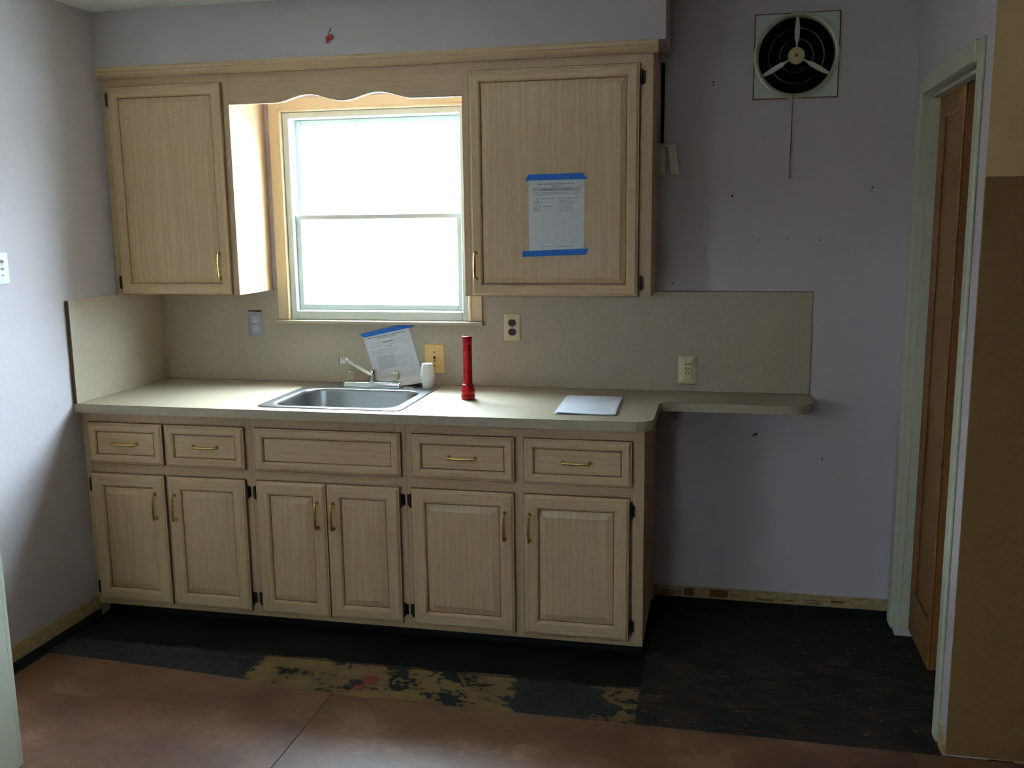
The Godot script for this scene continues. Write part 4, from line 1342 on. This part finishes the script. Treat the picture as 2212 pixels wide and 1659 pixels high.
func build_small_things() -> void:
	# notice on the right wall cabinet
	var n := thing("paper_notice", "printed notice held by two strips of blue tape on the wide cabinet door", "paper", Vector3(1.898, 1.63, 0.3205))
	var z := 0.3262
	var o := -n.position
	var c := [Vector3(1.7929, 1.7697, z), Vector3(2.0057, 1.7703, z), Vector3(2.0042, 1.4939, z), Vector3(1.793, 1.4932, z)]
	var b := sheet_grid(func(u: float, v: float): return (c[0] as Vector3).lerp(c[1], u).lerp((c[3] as Vector3).lerp(c[2], u), v) + o + Vector3(0, 0, 0.0012 * sin(u * PI) * sin(v * PI)), 4, 4, 0.0004)
	part("sheet", b, paper_mat(0), n)
	for q in [[[1.7804, 1.7615], [1.7921, 1.7841], [2.0005, 1.7859], [2.005, 1.7753], [2.0195, 1.7633]], [[1.7679, 1.4986], [2.023, 1.5076], [2.0086, 1.4853], [1.7677, 1.4766]]]:
		b = tape_mesh(q, 0.3264)
		b.v = shift(b.v, o)
		part("tape", b, M.tape, n, "blue masking tape")
	# notice slipping off behind the faucet
	n = thing("paper_notice", "crooked printed notice with blue tape on top, hanging behind the faucet", "paper", Vector3(1.1, 1.0, 0.006))
	o = -n.position
	var tl := Vector3(0.9840, 1.1250, 0.0085)
	var ang := deg_to_rad(-13.0)
	var right := Vector3(cos(0.205), sin(0.205), 0)
	var down := Vector3(0.262, -0.965, 0.0).normalized()
	b = sheet_grid(func(u: float, v: float):
		var p := tl + right * (0.216 * u) + down * (0.205 * minf(v / 0.72, 1.0))
		if v > 0.72:
			var t := (v - 0.72) / 0.28
			p += down * (0.040 * sin(t * 1.3)) + Vector3(0.008 * t, 0, 0.055 * t * t)
		p.y = maxf(p.y, 0.9215)
		p.z += 0.004 * sin(u * PI) * v
		return p + o, 6, 18, 0.0004)
	part("sheet", b, paper_mat(1), n)
	b = tape_mesh([[0.9704, 1.1316], [1.2071, 1.1871], [1.2224, 1.1856], [1.2184, 1.1676], [0.9908, 1.117]], 0.0095)
	b.v = shift(b.v, o)
	part("tape", b, M.tape, n, "blue masking tape")
	# papers on the counter
	n = thing("paper_packet", "small stack of loose printed sheets lying on the counter", "paper", Vector3(2.03, 0.914, 0.37))
	o = -n.position
	for k in 3:
		var cc := [Vector3(1.9205, 0, 0.2014), Vector3(2.1373, 0, 0.1993), Vector3(2.1491, 0, 0.5475), Vector3(1.9289, 0, 0.5481)]
		var dx := Vector3([-0.006, 0.003, 0.0][k], 0, [0.002, -0.004, 0.0][k])
		var lift: float = [0.0015, 0.004, 0.007][k]
		b = sheet_grid(func(u: float, v: float):
			var p: Vector3 = (cc[0] as Vector3).lerp(cc[1], u).lerp((cc[3] as Vector3).lerp(cc[2], u), v) + dx
			p.y = 0.9142 + lift * (0.3 + 0.7 * sin(v * PI * 0.8 + 0.4)) + 0.0045 * (k + 1) / 3.0 * pow(v, 4.0) * (0.6 + 0.4 * cos(u * 5.0)) + 0.003 * pow(1.0 - v, 4.0)
			return p + o, 6, 8, 0.0004)
		part("sheet", b, paper_mat(2) if k == 2 else M.paper, n)
	# foam cups, mouth to mouth
	var cup := [Vector2(0.0, 0.0), Vector2(0.0225, 0.0), Vector2(0.0235, 0.002), Vector2(0.0305, 0.048), Vector2(0.0318, 0.0485), Vector2(0.0318, 0.052), Vector2(0.0305, 0.0525), Vector2(0.0290, 0.051), Vector2(0.022, 0.004), Vector2(0.0, 0.004)]
	var k1 := thing("foam_cup", "white foam cup standing upright on the sink corner, under another cup", "cup", Vector3(1.309, 0.9188, 0.108), "foam cups by the sink")
	b = mb()
	b.lathe(cup, 28)
	part("cup_body", b, M.foam, k1)
	var k2 := thing("foam_cup", "white foam cup turned upside down on top of the other cup", "cup", Vector3(1.307, 0.9188 + 0.0528, 0.109), "foam cups by the sink")
	b = mb()
	b.t = at(Vector3(0, 0.0525, 0), Basis(Vector3.RIGHT, PI))
	b.lathe(cup, 28)
	part("cup_body", b, M.foam, k2)
	# flashlight standing on its head
	var fl := thing("flashlight", "red metal flashlight standing on its lens end on the counter", "flashlight", Vector3(1.536, 0.914, 0.305))
	b = mb()
	b.lathe([Vector2(0.022, 0.0), Vector2(0.0262, 0.001), Vector2(0.0275, 0.004), Vector2(0.0275, 0.020), Vector2(0.0262, 0.021), Vector2(0.0262, 0.023), Vector2(0.0275, 0.024), Vector2(0.0275, 0.036), Vector2(0.0245, 0.046), Vector2(0.0225, 0.050), Vector2(0.0225, 0.060), Vector2(0.0195, 0.062)], 32)
	part("head", b, M.red_metal, fl)
	b = mb()
	b.lathe([Vector2(0.0185, 0.060), Vector2(0.0185, 0.118), Vector2(0.0180, 0.119), Vector2(0.0180, 0.120)], 32)
	part("barrel", b, M.red_metal, fl)
	b = mb()
	b.lathe([Vector2(0.0180, 0.189), Vector2(0.0185, 0.190), Vector2(0.0185, 0.220), Vector2(0.0180, 0.221)], 32)
	part("barrel", b, M.red_metal, fl)
	b = mb()
	var kn := []
	for i in 24:
		kn.append(Vector2(0.0186 if i % 2 == 0 else 0.0180, 0.120 + 0.069 * i / 23.0))
	b.lathe(kn, 32, 0.99)
	part("knurled_grip", b, M.red_metal, fl)
	b = mb()
	b.lathe([Vector2(0.0180, 0.221), Vector2(0.0192, 0.2225), Vector2(0.0192, 0.249), Vector2(0.0182, 0.2525), Vector2(0.0155, 0.2535), Vector2(0.0145, 0.2515), Vector2(0, 0.2515)], 32)
	part("tail_cap", b, M.red_metal, fl)
	b = mb()
	b.t = at(Vector3(0.0, 0.092, 0.0182), Basis(Vector3.RIGHT, PI / 2))
	b.lathe([Vector2(0.007, 0), Vector2(0.007, 0.001), Vector2(0.005, 0.0018), Vector2(0, 0.0018)], 16)
	part("switch_button", b, M.red_metal, fl)
	# white plastic bracket on the wall beside the cabinet
	var br := thing("plastic_bracket", "broken white plastic bracket on the wall beside the wide cabinet", "bracket", Vector3(2.29, 1.84, 0.0))
	o = -br.position
	b = mb()
	b.box(Vector3(2.2555, 1.81, 0.001) + o, Vector3(2.312, 1.90, 0.006) + o, 1, 0.001)
	part("back_plate", b, M.plastic_shade, br)
	b = mb()
	b.box(Vector3(2.2545, 1.785, 0.004) + o, Vector3(2.262, 1.902, 0.026) + o, 1, 0.001)
	b.box(Vector3(2.2545, 1.892, 0.004) + o, Vector3(2.316, 1.903, 0.026) + o, 1, 0.001)
	part("rim", b, M.old_plastic, br)
	b = mb()
	b.box(Vector3(2.263, 1.784, 0.006) + o, Vector3(2.285, 1.889, 0.017) + o, 1, 0.001)
	part("fixed_flap", b, M.old_plastic, br)
	b = mb()
	b.t = at(Vector3(2.304, 1.902, 0.016) + o, Basis(Vector3(0, 0, 1), 0.15) * Basis(Vector3.RIGHT, -0.06))
	b.box(Vector3(-0.014, -0.122, 0), Vector3(0.021, -0.002, 0.014), 1, 0.002)
	part("loose_flap", b, M.old_plastic, br, "tilted loose flap")
	# hook and ribbons on the soffit
	var hk := thing("wall_hook", "tiny grey hook on the soffit above the window valance", "hook", Vector3(1.022, 2.336, 0.3302))
	b = mb()
	b.t = at(Vector3(0.003, 0.006, 0), Basis(Vector3(0, 0, 1), -0.4))
	b.box(Vector3(-0.003, -0.008, 0), Vector3(0.003, 0.008, 0.0015), 1, 0.0007)
	part("hook_base", b, M.grey_metal, hk)
	b = mb()
	b.tube([Vector3(0.001, 0.002, 0.0015), Vector3(-0.002, -0.004, 0.006), Vector3(-0.002, -0.010, 0.009), Vector3(0.0, -0.014, 0.009), Vector3(0.004, -0.015, 0.0075)], [0.0012, 0.0012, 0.0012, 0.0012, 0.001], 8)
	part("hook_wire", b, M.grey_metal, hk)
	var rb := thing("ribbon", "scrap of red ribbon with two tails hanging from the tiny hook", "ribbon", Vector3(1.022, 2.312, 0.3325))
	b = mb()
	b.prism(PackedVector2Array([Vector2(-0.014, 0.005), Vector2(-0.006, 0.009), Vector2(0.001, 0.003), Vector2(-0.005, -0.016), Vector2(-0.013, -0.018)]), 0.002, 0.0042)
	part("tail", b, M.red_cloth, rb)
	b = mb()
	b.prism(PackedVector2Array([Vector2(-0.002, 0.002), Vector2(0.004, 0.010), Vector2(0.010, 0.013), Vector2(0.017, -0.003), Vector2(0.013, -0.007), Vector2(0.002, -0.001)]), 0.0045, 0.0065)
	part("tail", b, M.red_cloth, rb)

func shift(a: PackedVector3Array, o: Vector3) -> PackedVector3Array:
	var r := PackedVector3Array()
	for q in a: r.append(q + o)
	return r
